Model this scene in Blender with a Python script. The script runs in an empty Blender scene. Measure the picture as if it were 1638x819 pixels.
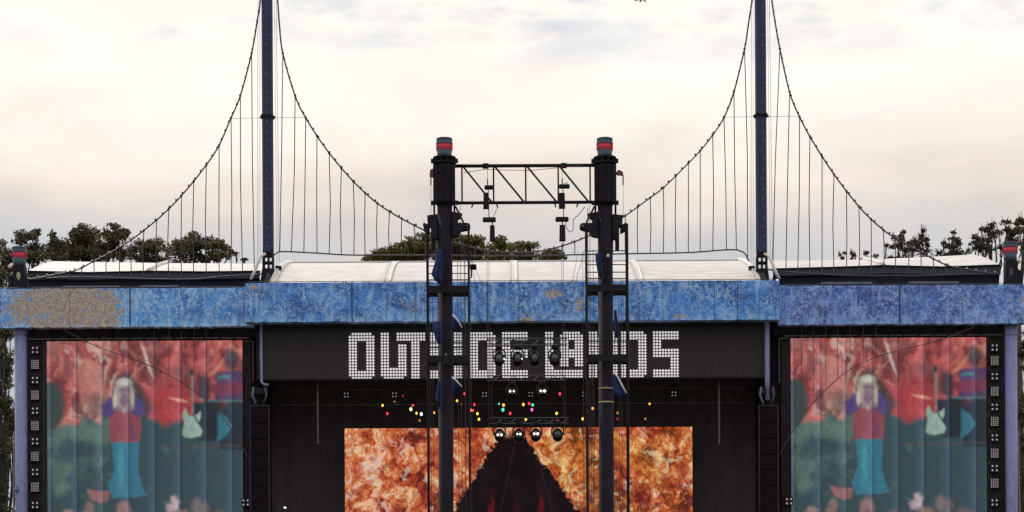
import bpy, math, random
import numpy as np
from mathutils import Vector

random.seed(7)
np.random.seed(7)
R = math.radians
sc = bpy.context.scene
col = sc.collection

# ------------------------------------------------------------------ camera
D = 100.0            # metres from the camera to the stage front
S0 = 0.03            # metres covered by one photo pixel at the stage front
HZ = 1093.0          # row of the horizon in photo pixels (below the frame)
ROLL = R(0.30)
CAMZ = 1.7
cam = bpy.data.cameras.new('camera')
cam.lens = 36.0 * D / (1638 * S0)
cam.sensor_width = 36.0
cam.shift_y = (HZ - 409.5) / 1638.0
cam.clip_start = 0.5
cam.clip_end = 6000
co = bpy.data.objects.new('camera', cam)
col.objects.link(co)
co.location = (0, -D, CAMZ)
co.rotation_euler = (math.pi / 2, ROLL, 0)
sc.camera = co

# ------------------------------------------------------------------ sky
SUN_EL, SUN_AZ = 42.0, -28.0       # the sun stands behind the stage, a little to the left
w = bpy.data.worlds.new('World')
sc.world = w
w.use_nodes = True
nt = w.node_tree
nt.nodes.clear()
N = nt.nodes.new
L = nt.links.new
out = N('ShaderNodeOutputWorld')
sky = N('ShaderNodeTexSky')
sky.sky_type = 'NISHITA'
sky.sun_disc = False
sky.sun_elevation = R(SUN_EL)
sky.sun_rotation = R(SUN_AZ)
bg1 = N('ShaderNodeBackground'); bg1.inputs[1].default_value = 0.1
L(sky.outputs[0], bg1.inputs[0])
tc = N('ShaderNodeTexCoord')
sep = N('ShaderNodeSeparateXYZ'); L(tc.outputs['Generated'], sep.inputs[0])
mp = N('ShaderNodeMapping'); L(tc.outputs['Generated'], mp.inputs[0])
mp.inputs['Scale'].default_value = (1, 1, 2.6)
mp.inputs['Location'].default_value = (0.37, 0.2, 0.11)
n1 = N('ShaderNodeTexNoise'); L(mp.outputs[0], n1.inputs[0])
n1.inputs['Scale'].default_value = 5.5; n1.inputs['Detail'].default_value = 5; n1.inputs['Roughness'].default_value = .5
# elevation, bent a little by the cloud noise, drives the colour of the cloud deck
m1 = N('ShaderNodeMath'); m1.operation = 'MULTIPLY_ADD'
L(n1.outputs[0], m1.inputs[0]); m1.inputs[1].default_value = 0.13; m1.inputs[2].default_value = -0.058
m2 = N('ShaderNodeMath'); m2.operation = 'ADD'; L(sep.outputs[2], m2.inputs[0]); L(m1.outputs[0], m2.inputs[1])
cr = N('ShaderNodeValToRGB'); L(m2.outputs[0], cr.inputs[0])
e = cr.color_ramp.elements
e[0].position = 0.0; e[0].color = (.42, .45, .49, 1)
e[1].position = 1.0; e[1].color = (1.15, 1.17, 1.22, 1)
for p, c in ((.195, (.56, .585, .62)), (.222, (.70, .66, .635)), (.243, (.87, .775, .69)), (.262, (.99, .895, .805)),
             (.290, (1.05, .975, .90)), (.42, (1.1, 1.08, 1.06))):
    k = e.new(p); k.color = (*c, 1)
# greyer, thinner wisps high up
mp2 = N('ShaderNodeMapping'); L(tc.outputs['Generated'], mp2.inputs[0])
mp2.inputs['Scale'].default_value = (1, 1, 3.2); mp2.inputs['Location'].default_value = (1.9, .4, .83)
n2 = N('ShaderNodeTexNoise'); L(mp2.outputs[0], n2.inputs[0])
n2.inputs['Scale'].default_value = 9; n2.inputs['Detail'].default_value = 6; n2.inputs['Roughness'].default_value = .55
r2 = N('ShaderNodeMapRange'); L(n2.outputs[0], r2.inputs[0])
r2.inputs[1].default_value = .47; r2.inputs[2].default_value = .66; r2.inputs[3].default_value = 0; r2.inputs[4].default_value = 1
r3 = N('ShaderNodeMapRange'); L(sep.outputs[2], r3.inputs[0])
r3.inputs[1].default_value = .280; r3.inputs[2].default_value = .306
m3 = N('ShaderNodeMath'); m3.operation = 'MULTIPLY'; L(r2.outputs[0], m3.inputs[0]); L(r3.outputs[0], m3.inputs[1])
bg2 = N('ShaderNodeBackground'); bg2.inputs[1].default_value = 1.0
gm = N('ShaderNodeMix'); gm.data_type = 'RGBA'; L(m3.outputs[0], gm.inputs[0]); L(cr.outputs[0], gm.inputs[6]); gm.inputs[7].default_value = (.50, .58, .66, 1)
n3 = N('ShaderNodeTexNoise'); L(mp2.outputs[0], n3.inputs[0]); n3.inputs['Scale'].default_value = 9; n3.inputs['Detail'].default_value = 5; n3.inputs['Distortion'].default_value = .4
r4 = N('ShaderNodeMapRange'); L(n3.outputs[0], r4.inputs[0]); r4.inputs[1].default_value = .32; r4.inputs[2].default_value = .62; r4.inputs[3].default_value = .95; r4.inputs[4].default_value = 1.07
L(gm.outputs[2], bg2.inputs[0]); L(r4.outputs[0], bg2.inputs[1])
mixs = N('ShaderNodeMixShader')
m4 = N('ShaderNodeMath'); m4.operation = 'MULTIPLY'; L(m3.outputs[0], m4.inputs[0]); m4.inputs[1].default_value = .25
L(m4.outputs[0], mixs.inputs[0]); L(bg2.outputs[0], mixs.inputs[1]); L(bg1.outputs[0], mixs.inputs[2])
L(mixs.outputs[0], out.inputs[0])

sun = bpy.data.lights.new('sun', 'SUN')
sun.energy = 1.6; sun.angle = R(4); sun.color = (1, .93, .84)
so = bpy.data.objects.new('sun', sun); col.objects.link(so)
az, el = R(SUN_AZ), R(SUN_EL)
sd = Vector((math.sin(az) * math.cos(el), math.cos(az) * math.cos(el), math.sin(el)))
so.rotation_euler = (-sd).to_track_quat('-Z', 'Y').to_euler()
so.location = sd * 60

vs = sc.view_settings
vs.view_transform = 'Standard'; vs.look = 'None'; vs.exposure = 0.0; vs.gamma = 1.0; vs.use_curve_mapping = False
sc.cycles.max_bounces = 6
sc.cycles.filter_width = 1.45

# ------------------------------------------------------------------ helpers
def P(px, py, Y=0.0):
    """the world point seen at a photo pixel, at depth Y (stage front = 0)"""
    dx, dy = px - 819.0, HZ - py
    c, s = math.cos(ROLL), math.sin(ROLL)
    tx, ty = dx * c + dy * s, -dx * s + dy * c
    k = S0 * (D + Y) / D
    return Vector((tx * k, Y, CAMZ + ty * k))
def sc_(Y): return S0 * (D + Y) / D

def srgb(c):
    c = np.asarray(c, float) / 255.0
    return np.where(c <= .04045, c / 12.92, ((c + .055) / 1.055) ** 2.4)

MATS = {}
def mat(name, c, rough=.6, metal=0.0, var=.25, nscale=3.0, bump=0.0, emit=None, es=1.0, spec=.5, c2=None, detail=5, stretch=(1, 1, 1)):
    if name in MATS: return MATS[name]
    m = bpy.data.materials.new(name); m.use_nodes = True
    t = m.node_tree; b = t.nodes['Principled BSDF']
    b.inputs['Roughness'].default_value = rough; b.inputs['Metallic'].default_value = metal
    b.inputs['Specular IOR Level'].default_value = spec
    tx = t.nodes.new('ShaderNodeTexCoord')
    mpn = t.nodes.new('ShaderNodeMapping'); t.links.new(tx.outputs['Object'], mpn.inputs[0]); mpn.inputs['Scale'].default_value = stretch
    nz = t.nodes.new('ShaderNodeTexNoise'); nz.inputs['Scale'].default_value = nscale; nz.inputs['Detail'].default_value = detail
    t.links.new(mpn.outputs[0], nz.inputs[0])
    ra = t.nodes.new('ShaderNodeValToRGB'); t.links.new(nz.outputs[0], ra.inputs[0])
    a = [max(0, v * (1 - var)) for v in c[:3]]; d = [min(1, v * (1 + var)) for v in c[:3]] if c2 is None else list(c2)
    ra.color_ramp.elements[0].position = .3; ra.color_ramp.elements[0].color = (*a, 1)
    ra.color_ramp.elements[1].position = .72; ra.color_ramp.elements[1].color = (*d, 1)
    t.links.new(ra.outputs[0], b.inputs['Base Color'])
    if bump:
        bp = t.nodes.new('ShaderNodeBump'); bp.inputs['Strength'].default_value = bump; bp.inputs['Distance'].default_value = .05
        t.links.new(nz.outputs[0], bp.inputs['Height']); t.links.new(bp.outputs[0], b.inputs['Normal'])
    if emit:
        b.inputs['Emission Color'].default_value = (*emit, 1); b.inputs['Emission Strength'].default_value = es
    MATS[name] = m
    return m

ORG = {}
def tag(o, label=None, cat=None, group=None, kind=None):
    if label: o['label'] = label
    if cat: o['category'] = cat
    if group: o['group'] = group
    if kind: o['kind'] = kind
    return o
def thing(name, label, cat, loc=(0, 0, 0), group=None):
    o = bpy.data.objects.new(name, None); col.objects.link(o)
    o.location = loc; o.empty_display_size = .2
    ORG[o.name] = Vector(loc)
    return tag(o, label, cat, group)

class MB:
    def __init__(s): s.v = []; s.f = []
    def add(s, vs, fs):
        n = len(s.v); s.v += [tuple(v) for v in vs]; s.f += [tuple(i + n for i in f) for f in fs]; return s
    def box(s, x0, x1, y0, y1, z0, z1):
        v = [(x, y, z) for x in (x0, x1) for y in (y0, y1) for z in (z0, z1)]
        return s.add(v, [(0, 1, 3, 2), (4, 6, 7, 5), (0, 4, 5, 1), (2, 3, 7, 6), (0, 2, 6, 4), (1, 5, 7, 3)])
    def quad(s, a, b, c, d): return s.add([a, b, c, d], [(0, 1, 2, 3)])
    def tube(s, pts, r, n=8, r2=None, cap=True):
        pts = [Vector(p) for p in pts]; m = len(pts); rings = []
        up0 = None
        for i, p in enumerate(pts):
            t = (pts[min(i + 1, m - 1)] - pts[max(i - 1, 0)]).normalized()
            if up0 is None:
                up0 = Vector((0, 1, 0)) if abs(t.y) < .9 else Vector((1, 0, 0))
            a = t.cross(up0).normalized(); b = a.cross(t).normalized(); up0 = b
            rr = r if r2 is None else r + (r2 - r) * i / (m - 1)
            rings.append([p + a * (rr * math.cos(2 * math.pi * k / n)) + b * (rr * math.sin(2 * math.pi * k / n)) for k in range(n)])
        v = [q for rg in rings for q in rg]; f = []
        for i in range(m - 1):
            for k in range(n):
                f.append((i * n + k, i * n + (k + 1) % n, (i + 1) * n + (k + 1) % n, (i + 1) * n + k))
        if cap: f.append(tuple(range(n - 1, -1, -1))); f.append(tuple(range((m - 1) * n, m * n)))
        return s.add(v, f)
    def lathe(s, c, prof, n=24):
        """profile of (radius, z) turned about the vertical through c"""
        c = Vector(c); v = []; f = []
        for r, z in prof:
            v += [(c.x + r * math.cos(2 * math.pi * k / n), c.y + r * math.sin(2 * math.pi * k / n), c.z + z) for k in range(n)]
        for i in range(len(prof) - 1):
            for k in range(n):
                f.append((i * n + k, i * n + (k + 1) % n, (i + 1) * n + (k + 1) % n, (i + 1) * n + k))
        f.append(tuple(range(n - 1, -1, -1))); f.append(tuple(range((len(prof) - 1) * n, len(prof) * n)))
        return s.add(v, f)
    def ball(s, c, rx, ry=None, rz=None, n=10, m=6):
        ry = rx if ry is None else ry; rz = rx if rz is None else rz
        prof = []
        c = Vector(c); v = []; f = []
        for i in range(m + 1):
            a = -math.pi / 2 + math.pi * (i + .0) / m
            cr_, z = max(.02, math.cos(a)), math.sin(a)
            v += [(c.x + rx * cr_ * math.cos(2 * math.pi * k / n), c.y + ry * cr_ * math.sin(2 * math.pi * k / n), c.z + rz * z) for k in range(n)]
        for i in range(m):
            for k in range(n):
                f.append((i * n + k, i * n + (k + 1) % n, (i + 1) * n + (k + 1) % n, (i + 1) * n + k))
        f.append(tuple(range(n - 1, -1, -1))); f.append(tuple(range(m * n, (m + 1) * n)))
        return s.add(v, f)
    def plate(s, pts, y0, y1):
        """outline of (x, z) points given a thickness in y"""
        n = len(pts); v = [(x, y0, z) for x, z in pts] + [(x, y1, z) for x, z in pts]
        f = [tuple(range(n)), tuple(range(2 * n - 1, n - 1, -1))] + [(i, i + n, (i + 1) % n + n, (i + 1) % n) for i in range(n)]
        return s.add(v, f)
    def build(s, name, m, root=None, smooth=False, bevel=0):
        o = Vector((0, 0, 0)) if root is None else ORG[root.name]
        me = bpy.data.meshes.new(name)
        me.from_pydata([(v[0] - o.x, v[1] - o.y, v[2] - o.z) for v in s.v], [], s.f)
        me.materials.append(m)
        if smooth: me.polygons.foreach_set('use_smooth', [True] * len(me.polygons))
        ob = bpy.data.objects.new(name, me); col.objects.link(ob)
        if root is not None: ob.parent = root
        ORG[ob.name] = o
        if bevel:
            b = ob.modifiers.new('bevel', 'BEVEL'); b.width = bevel; b.segments = 2; b.limit_method = 'ANGLE'
        return ob

def copy_tree(o, loc, parent=None):
    c = o.copy(); col.objects.link(c)
    if parent is not None: c.parent = parent
    else: c.location = loc
    for ch in list(o.children): copy_tree(ch, None, c)
    return c

# ------------------------------------------------------------------ materials
M_black = mat('black_drape', (.060, .046, .052), .95, var=.2, spec=.1, nscale=2, stretch=(3, 1, .4), bump=.3)
M_sign = mat('sign_board_charcoal', (.052, .042, .046), .9, var=.12, nscale=6, spec=.12)
M_dark = mat('dark_painted_steel', (.014, .011, .016), .7, var=.3, nscale=8, spec=.2)
M_navy = mat('navy_painted_mast', (.036, .041, .098), .6, var=.25, nscale=5, stretch=(3, 3, .5), spec=.25)
M_tower = mat('slate_tower_sleeve', (.014, .010, .019), .75, var=.4, nscale=6, stretch=(4, 4, .5), bump=.1, spec=.14)
M_lav = mat('lavender_painted_pipe', (.22, .22, .42), .5, var=.18, nscale=4, stretch=(2, 2, .4), bump=.05)
M_white = mat('white_roof_membrane', (.72, .645, .60), .55, var=.16, nscale=1.1, stretch=(1, 2, 1))
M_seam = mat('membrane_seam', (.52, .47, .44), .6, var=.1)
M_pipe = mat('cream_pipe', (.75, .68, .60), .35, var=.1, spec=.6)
M_cable = mat('cable_steel', (.060, .045, .050), .5, metal=.2, var=.3, nscale=10)
M_bulb = mat('clear_bulb', (.42, .40, .42), .2, var=.1)
M_cap = mat('cap_slate_blue', (.075, .105, .155), .45, var=.2, nscale=8, stretch=(6, 6, .5))
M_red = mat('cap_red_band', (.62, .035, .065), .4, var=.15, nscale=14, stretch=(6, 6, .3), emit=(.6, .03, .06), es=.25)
M_dred = mat('dark_red_paint', (.16, .02, .03), .5, var=.2)
M_gable = mat('dark_gable_mesh', (.030, .028, .045), .85, var=.25, nscale=1.6, stretch=(.6, 1, 2), bump=.2)
M_ledge = mat('grey_ledge', (.12, .13, .20), .6)
M_flag = mat('blue_flag_cloth', (.010, .022, .11), .8, var=.25, nscale=5, bump=.3)
M_gold = mat('gold_plaque', (.42, .36, .20), .5, var=.2)
M_grille = mat('speaker_grille', (.014, .010, .014), 1.0, spec=.05, var=.3, nscale=40)
M_housing = mat('lamp_housing_black', (.004, .003, .005), .2, var=.2, spec=.14)
M_dot = mat('sign_bulb_white', (.5, .5, .5), .4, var=.05, emit=(.80, .75, .78), es=.66)
M_blind = mat('blinder_lens', (.40, .36, .38), .35, var=.15, emit=(.9, .8, .85), es=.20)
M_warm = mat('lit_lens_and_glint', (.9, .8, .7), .3, var=.02, emit=(1, .82, .70), es=1.3)
M_glass = mat('unlit_glass_lens', (.05, .05, .06), .12, var=.1, spec=.6)
M_rope = mat('grey_rope', (.22, .19, .20), .7, var=.2)
M_lightpole = mat('pale_flag_pole', (.75, .70, .68), .3, var=.1)
M_wood = mat('bark', (.06, .045, .038), .9, var=.35, nscale=5, bump=.4)
M_grass = mat('grass_field', (.045, .07, .02), .95, var=.4, nscale=.3, c2=(.10, .09, .04))
M_deck = mat('stage_deck', (.03, .03, .032), .7)

def leaf_mat(name, c1, c2, c3):
    m = bpy.data.materials.new(name); m.use_nodes = True
    t = m.node_tree; b = t.nodes['Principled BSDF']; b.inputs['Roughness'].default_value = .6
    b.inputs['Specular IOR Level'].default_value = .3
    g = t.nodes.new('ShaderNodeNewGeometry'); tx = t.nodes.new('ShaderNodeTexCoord')
    nz = t.nodes.new('ShaderNodeTexNoise'); nz.inputs['Scale'].default_value = .55; nz.inputs['Detail'].default_value = 3
    t.links.new(tx.outputs['Object'], nz.inputs[0])
    mx = t.nodes.new('ShaderNodeMath'); mx.operation = 'MULTIPLY_ADD'; mx.inputs[1].default_value = .35
    t.links.new(g.outputs['Random Per Island'], mx.inputs[0]); t.links.new(nz.outputs[0], mx.inputs[2])
    ra = t.nodes.new('ShaderNodeValToRGB'); t.links.new(mx.outputs[0], ra.inputs[0])
    ra.color_ramp.elements[0].position = .42; ra.color_ramp.elements[0].color = (*c1, 1)
    ra.color_ramp.elements[1].position = .95; ra.color_ramp.elements[1].color = (*c3, 1)
    k = ra.color_ramp.elements.new(.66); k.color = (*c2, 1)
    t.links.new(ra.outputs[0], b.inputs['Base Color'])
    return m
M_leafA = leaf_mat('dark_eucalyptus_leaves', (.042, .038, .020), (.10, .085, .038), (.22, .17, .07))
M_leafB = leaf_mat('olive_cypress_leaves', (.040, .044, .012), (.12, .11, .022), (.22, .18, .035))
M_leafC = leaf_mat('brown_green_leaves', (.040, .034, .020), (.080, .060, .030), (.15, .11, .05))

def fascia_mat(name, dark, mid, light, rust, thr=.56, seed=0.0):
    """weathered blue paint; rust = list of (x, z, rx, rz, amount) in object metres"""
    m = bpy.data.materials.new(name); m.use_nodes = True
    t = m.node_tree; b = t.nodes['Principled BSDF']; b.inputs['Roughness'].default_value = .6
    n = t.nodes.new; l = t.links.new
    tx = n('ShaderNodeTexCoord'); mpn = n('ShaderNodeMapping'); l(tx.outputs['Object'], mpn.inputs[0])
    mpn.inputs['Location'].default_value = (seed, seed * .7, seed * .3)
    def noise(scale, detail, rough=.6, dist=0, stretch=(1, 1, 1)):
        q = n('ShaderNodeMapping'); l(mpn.outputs[0], q.inputs[0]); q.inputs['Scale'].default_value = stretch
        z = n('ShaderNodeTexNoise'); z.inputs['Scale'].default_value = scale; z.inputs['Detail'].default_value = detail
        z.inputs['Roughness'].default_value = rough; z.inputs['Distortion'].default_value = dist; l(q.outputs[0], z.inputs[0]); return z.outputs[0]
    def rng(v, a, b_, c=0, d=1):
        z = n('ShaderNodeMapRange'); l(v, z.inputs[0]); z.inputs[1].default_value = a; z.inputs[2].default_value = b_
        z.inputs[3].default_value = c; z.inputs[4].default_value = d; return z.outputs[0]
    def mth(op, a, b_=None, c=None):
        z = n('ShaderNodeMath'); z.operation = op
        for i, v in enumerate((a, b_, c)):
            if v is None: continue
            if isinstance(v, (int, float)): z.inputs[i].default_value = v
            else: l(v, z.inputs[i])
        return z.outputs[0]
    def mix(f, a, b_):
        z = n('ShaderNodeMix'); z.data_type = 'RGBA'
        l(f, z.inputs[0])
        for i, v in ((6, a), (7, b_)):
            if isinstance(v, tuple): z.inputs[i].default_value = (*v, 1)
            else: l(v, z.inputs[i])
        return z.outputs[2]
    big = rng(mth('MULTIPLY_ADD', noise(.8, 3), .5, mth('MULTIPLY', noise(3.4, 8, .8), .5)), .43, .57)
    c = mix(big, dark, mid)
    c = mix(rng(mth('MULTIPLY_ADD', noise(5.5, 9, .85, .5), .8, mth('MULTIPLY', noise(1.1, 3, .5), .2)), thr - .06, thr + .01, 0, .85), c, light)
    c = mix(rng(noise(1.9, 8, .75, .6), .51, .62, 0, .38), c, light)
    c = mix(rng(noise(2.6, 7, .8, .5), .52, .62, 0, .55), c, dark)
    c = mix(rng(noise(5, 6, .7, 0, (1, 1, .14)), .55, .63, 0, .65), c, light)
    c = mix(rng(noise(11, 5, .8), .56, .66, 0, .7), c, (.66, .76, .92))
    c = mix(rng(noise(11, 4, .8, .3), .59, .65, 0, .6), c, (.34, .27, .24))
    c = mix(rng(noise(7.3, 6, .8), .57, .64, 0, .5), c, tuple(v * .4 for v in dark))
    sepn = n('ShaderNodeSeparateXYZ'); l(tx.outputs['Object'], sepn.inputs[0])
    # worn pale strip along the lower hem
    hem = mth('MULTIPLY', rng(sepn.outputs[2], -.40, -.92), rng(noise(3, 6, .65, 0, (1, 1, .5)), .44, .56, 0, .7))
    c = mix(hem, c, light)
    rn = noise(2.6, 10, .82)
    rcol = mix(rng(noise(9, 8, .85), .44, .56), (.32, .23, .18), (.60, .47, .36))
    rcol = mix(rng(noise(12, 5, .8, .3), .55, .62), rcol, (.72, .62, .55))
    rcol = mix(rng(noise(7, 6, .8), .55, .60, 0, .8), rcol, (.16, .16, .26))
    for (x, z, rx, rz, am) in rust:
        dx = mth('MULTIPLY', mth('SUBTRACT', sepn.outputs[0], x), 1 / rx)
        dz = mth('MULTIPLY', mth('SUBTRACT', sepn.outputs[2], z), 1 / rz)
        d2 = mth('ADD', mth('MULTIPLY', dx, dx), mth('MULTIPLY', dz, dz))
        v = mth('SUBTRACT', mth('MULTIPLY_ADD', rn, 6.0, am - 3.0), mth('MULTIPLY', d2, .75))
        c = mix(rng(v, .08, .30, 0, .95), c, rcol)
    l(c, b.inputs['Base Color'])
    bp = n('ShaderNodeBump'); bp.inputs['Strength'].default_value = .25; bp.inputs['Distance'].default_value = .03
    l(noise(3.6, 9, .72), bp.inputs['Height']); l(bp.outputs[0], b.inputs['Normal'])
    return m

# ------------------------------------------------------------------ ground
g = MB(); g.quad((-1500, -400, 0), (1500, -400, 0), (1500, 2600, 0), (-1500, 2600, 0))
tag(g.build('ground', M_grass), kind='structure')

# ------------------------------------------------------------------ stage platform, drape, ceiling
xl, xr = P(398, 600).x, P(1244, 600).x
zf = P(819, 516).z
t = thing('main_stage', 'black draped concert stage opening under the blue fascia', 'stage', (0, 6, 0))
b = MB(); b.box(-26, 26, -1.5, 10, 0.0, 2.0); b.build('stage_deck', M_deck, t)
b = MB()
n_ = 60                                             # pleated back curtain
for i in range(n_):
    x0 = xl - 1 + (xr - xl + 2) * i / n_; x1 = xl - 1 + (xr - xl + 2) * (i + 1) / n_
    ya, yb = (8.0, 8.07) if i % 2 else (8.07, 8.0)
    b.quad((x0, ya, 2), (x1, yb, 2), (x1, yb, zf + 1), (x0, ya, zf + 1))
b.build('back_drape', mat('dark_grey_curtain', (.17, .125, .14), .95, var=.15, nscale=1.5, spec=.1), t)
b = MB(); b.box(xl - .4, xr + .4, .9, 8.3, zf + .55, zf + .7); b.build('ceiling', M_black, t)
for s, xx in ((-1, xl), (1, xr)):
    b = MB(); b.box(xx - .15, xx + .15, 2.0, 8, 2, zf + .5); b.build('side_drape', M_black, t)

# faint lighting truss and pipes inside the opening
def truss(name, label, x0, x1, zt, zb, Y, m, r=.035, bays=20, posts=None):
    tt = thing(name, label, 'truss', ((x0 + x1) / 2, Y, zb))
    for z in (zt, zb):
        q = MB(); q.tube([(x0, Y, z), (x1, Y, z)], r, 6); q.build('chord', m, tt)
    q = MB()
    for i in range(bays):
        a = x0 + (x1 - x0) * i / bays; c = x0 + (x1 - x0) * (i + 1) / bays
        q.tube([(a, Y, zb if i % 2 else zt), (c, Y, zt if i % 2 else zb)], r * .6, 5)
    q.build('lacing', m, tt)
    return tt
M_dim = mat('dim_grey_steel', (.06, .052, .056), .6, var=.3, nscale=3)
a, c = P(452, 624, 3), P(1190, 644, 3)
truss('stage_truss', 'dim wide lighting truss above the fire screen inside the stage', a.x, c.x, P(819, 622, 3).z, P(819, 646, 3).z, 3, M_dim, bays=44)
for px, lab in ((508, 'thin grey drop pipe hanging left of the fire screen'), (1150, 'thin grey drop pipe hanging right of the fire screen')):
    p0, p1 = P(px, 604, 1.4), P(px, 711, 1.4)
    q = MB(); q.tube([(p0.x, 1.4, p0.z + .3), (p0.x, 1.4, p1.z)], .05, 8)
    o = q.build('drop_pipe', mat('pale_dull_pipe', (.10, .085, .075), .5), None)
    tag(o, lab, 'pipe', 'drop pipes beside the fire screen')

# ------------------------------------------------------------------ sign board with dotted letters
pa, pb = P(410, 516, .4), P(1233, 607, .4)
zt_, zb_ = P(819, 513, .4).z, P(819, 606.5, .4).z
sg = thing('stage_sign', 'wide charcoal sign board with OUTSIDE LANDS in white dots under the blue fascia', 'sign', ((pa.x + pb.x) / 2, .5, zb_))
b = MB(); b.box(pa.x, pb.x, .4, .6, zb_, zt_ + .3); b.build('board', M_sign, sg)
b = MB(); b.box(pa.x, pb.x, .35, .398, zb_, zb_ + .06); b.box(pa.x, pb.x, .35, .398, zt_ - .30, zt_ - .25)
b.box(pa.x, pa.x + .05, .35, .398, zb_ + .062, zt_ - .302); b.box(pb.x - .05, pb.x, .35, .398, zb_ + .062, zt_ - .302)
b.build('edge_trim', M_dark, sg)
def rect(r0, r1, c0, c1): return {(r, c) for r in range(r0, r1 + 1) for c in range(c0, c1 + 1)}
O9 = rect(0, 15, 0, 8) - rect(3, 12, 3, 5) - {(0, 0), (0, 8), (15, 0), (15, 8)}
U9 = (rect(0, 15, 0, 2) | rect(4, 15, 6, 8) | rect(12, 15, 0, 8)) - {(15, 0), (15, 8)}
T10 = rect(0, 2, 0, 9) | rect(3, 15, 5, 7)
S7 = rect(0, 2, 0, 7) | rect(3, 5, 0, 3) | rect(6, 10, 0, 7) - rect(6, 7, 4, 7) | rect(9, 12, 4, 7) | rect(13, 15, 0, 7)
S7 -= {(11, k) for k in range(4)} | {(12, k) for k in range(4)}
I3 = rect(0, 15, 0, 2)
D9 = (rect(0, 15, 0, 8) - rect(3, 12, 3, 5)) - {(0, 8), (15, 8)}
E9 = rect(0, 15, 0, 2) | rect(0, 2, 0, 8) | rect(6, 8, 0, 8) | rect(13, 15, 0, 8)
L13 = rect(0, 15, 0, 2) | rect(13, 15, 0, 12)
A8 = rect(0, 11, 0, 7) - rect(3, 5, 3, 4) - rect(9, 11, 3, 4) - {(0, 0), (0, 7)}
N10 = rect(0, 15, 0, 2) | rect(0, 15, 7, 9) | {(r, c) for r in range(16) for c in range(10) if 0 <= c * 1.6 - r + 3 <= 6}
S9 = rect(0, 2, 0, 8) | rect(3, 8, 0, 2) | rect(6, 8, 0, 8) | rect(9, 12, 6, 8) | rect(13, 15, 0, 8)
PIT = 4.66
y0_ = P(819, 533, .4).z
for ch, x0, bm_ in (('O', 559.8, O9), ('U', 611, U9), ('T', 636.5, T10), ('S', 685, S7), ('I', 728, I3), ('D', 753.5, D9), ('E', 805, E9),
                    ('L', 874, L13), ('A', 898, A8), ('N', 944, N10), ('D', 995, D9), ('S', 1046.5, S9)):
    q = MB(); X0 = P(x0, 570, .4).x; pit = PIT * sc_(.4)
    for (r, c) in sorted(bm_):
        x, z = X0 + c * pit, y0_ - r * pit * 1.008
        # a shallow glowing bulb
        k = 8; v = [(x + .061 * math.cos(2 * math.pi * j / k), .397, z + .061 * math.sin(2 * math.pi * j / k)) for j in range(k)]
        v += [(x + .040 * math.cos(2 * math.pi * j / k), .365, z + .040 * math.sin(2 * math.pi * j / k)) for j in range(k)]
        q.add(v, [(j, (j + 1) % k, (j + 1) % k + k, j + k) for j in range(k)] + [tuple(range(k, 2 * k))])
    o = q.build('letter', M_dot, sg); o['label'] = 'letter %s made of white dots' % ch

# ------------------------------------------------------------------ painted pictures for the LED screens
def vnoise(x, y, seed=0):
    rs = np.random.RandomState(seed); T = rs.rand(256, 256)
    xi, yi = np.floor(x).astype(int), np.floor(y).astype(int); fx, fy = x - xi, y - yi
    fx = fx * fx * (3 - 2 * fx); fy = fy * fy * (3 - 2 * fy)
    g_ = lambda a, b_: T[a % 256, b_ % 256]
    return (g_(xi, yi) * (1 - fx) + g_(xi + 1, yi) * fx) * (1 - fy) + (g_(xi, yi + 1) * (1 - fx) + g_(xi + 1, yi + 1) * fx) * fy
def fbm(x, y, o=5, seed=0, gain=.5):
    s = 0; a = 1; n = 0
    for i in range(o):
        s = s + a * vnoise(x * 2 ** i, y * 2 ** i, seed + i * 13); n += a; a *= gain
    return s / n
def lerp(a, b_, f): return a + (b_ - a) * f[..., None]
def sm(v, a, b_):
    f = np.clip((v - a) / (b_ - a), 0, 1); return f * f * (3 - 2 * f)
def ell(X, Y, cx, cy, rx, ry, soft=.25):
    d = np.sqrt(((X - cx) / rx) ** 2 + ((Y - cy) / ry) ** 2); return 1 - sm(d, 1 - soft, 1 + soft)
def pol(X, Y, pts, soft=2.0):
    ins = np.zeros(X.shape, bool); dmin = np.full(X.shape, 1e9)
    for i in range(len(pts)):
        x1, y1 = pts[i]; x2, y2 = pts[(i + 1) % len(pts)]
        cnd = ((y1 > Y) != (y2 > Y)) & (X < (x2 - x1) * (Y - y1) / (y2 - y1 + 1e-9) + x1); ins ^= cnd
        L2 = (x2 - x1) ** 2 + (y2 - y1) ** 2 + 1e-9
        tt = np.clip(((X - x1) * (x2 - x1) + (Y - y1) * (y2 - y1)) / L2, 0, 1)
        dmin = np.minimum(dmin, np.hypot(X - x1 - tt * (x2 - x1), Y - y1 - tt * (y2 - y1)))
    sd_ = np.where(ins, dmin, -dmin); return sm(sd_, -soft / 2, soft / 2)

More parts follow.
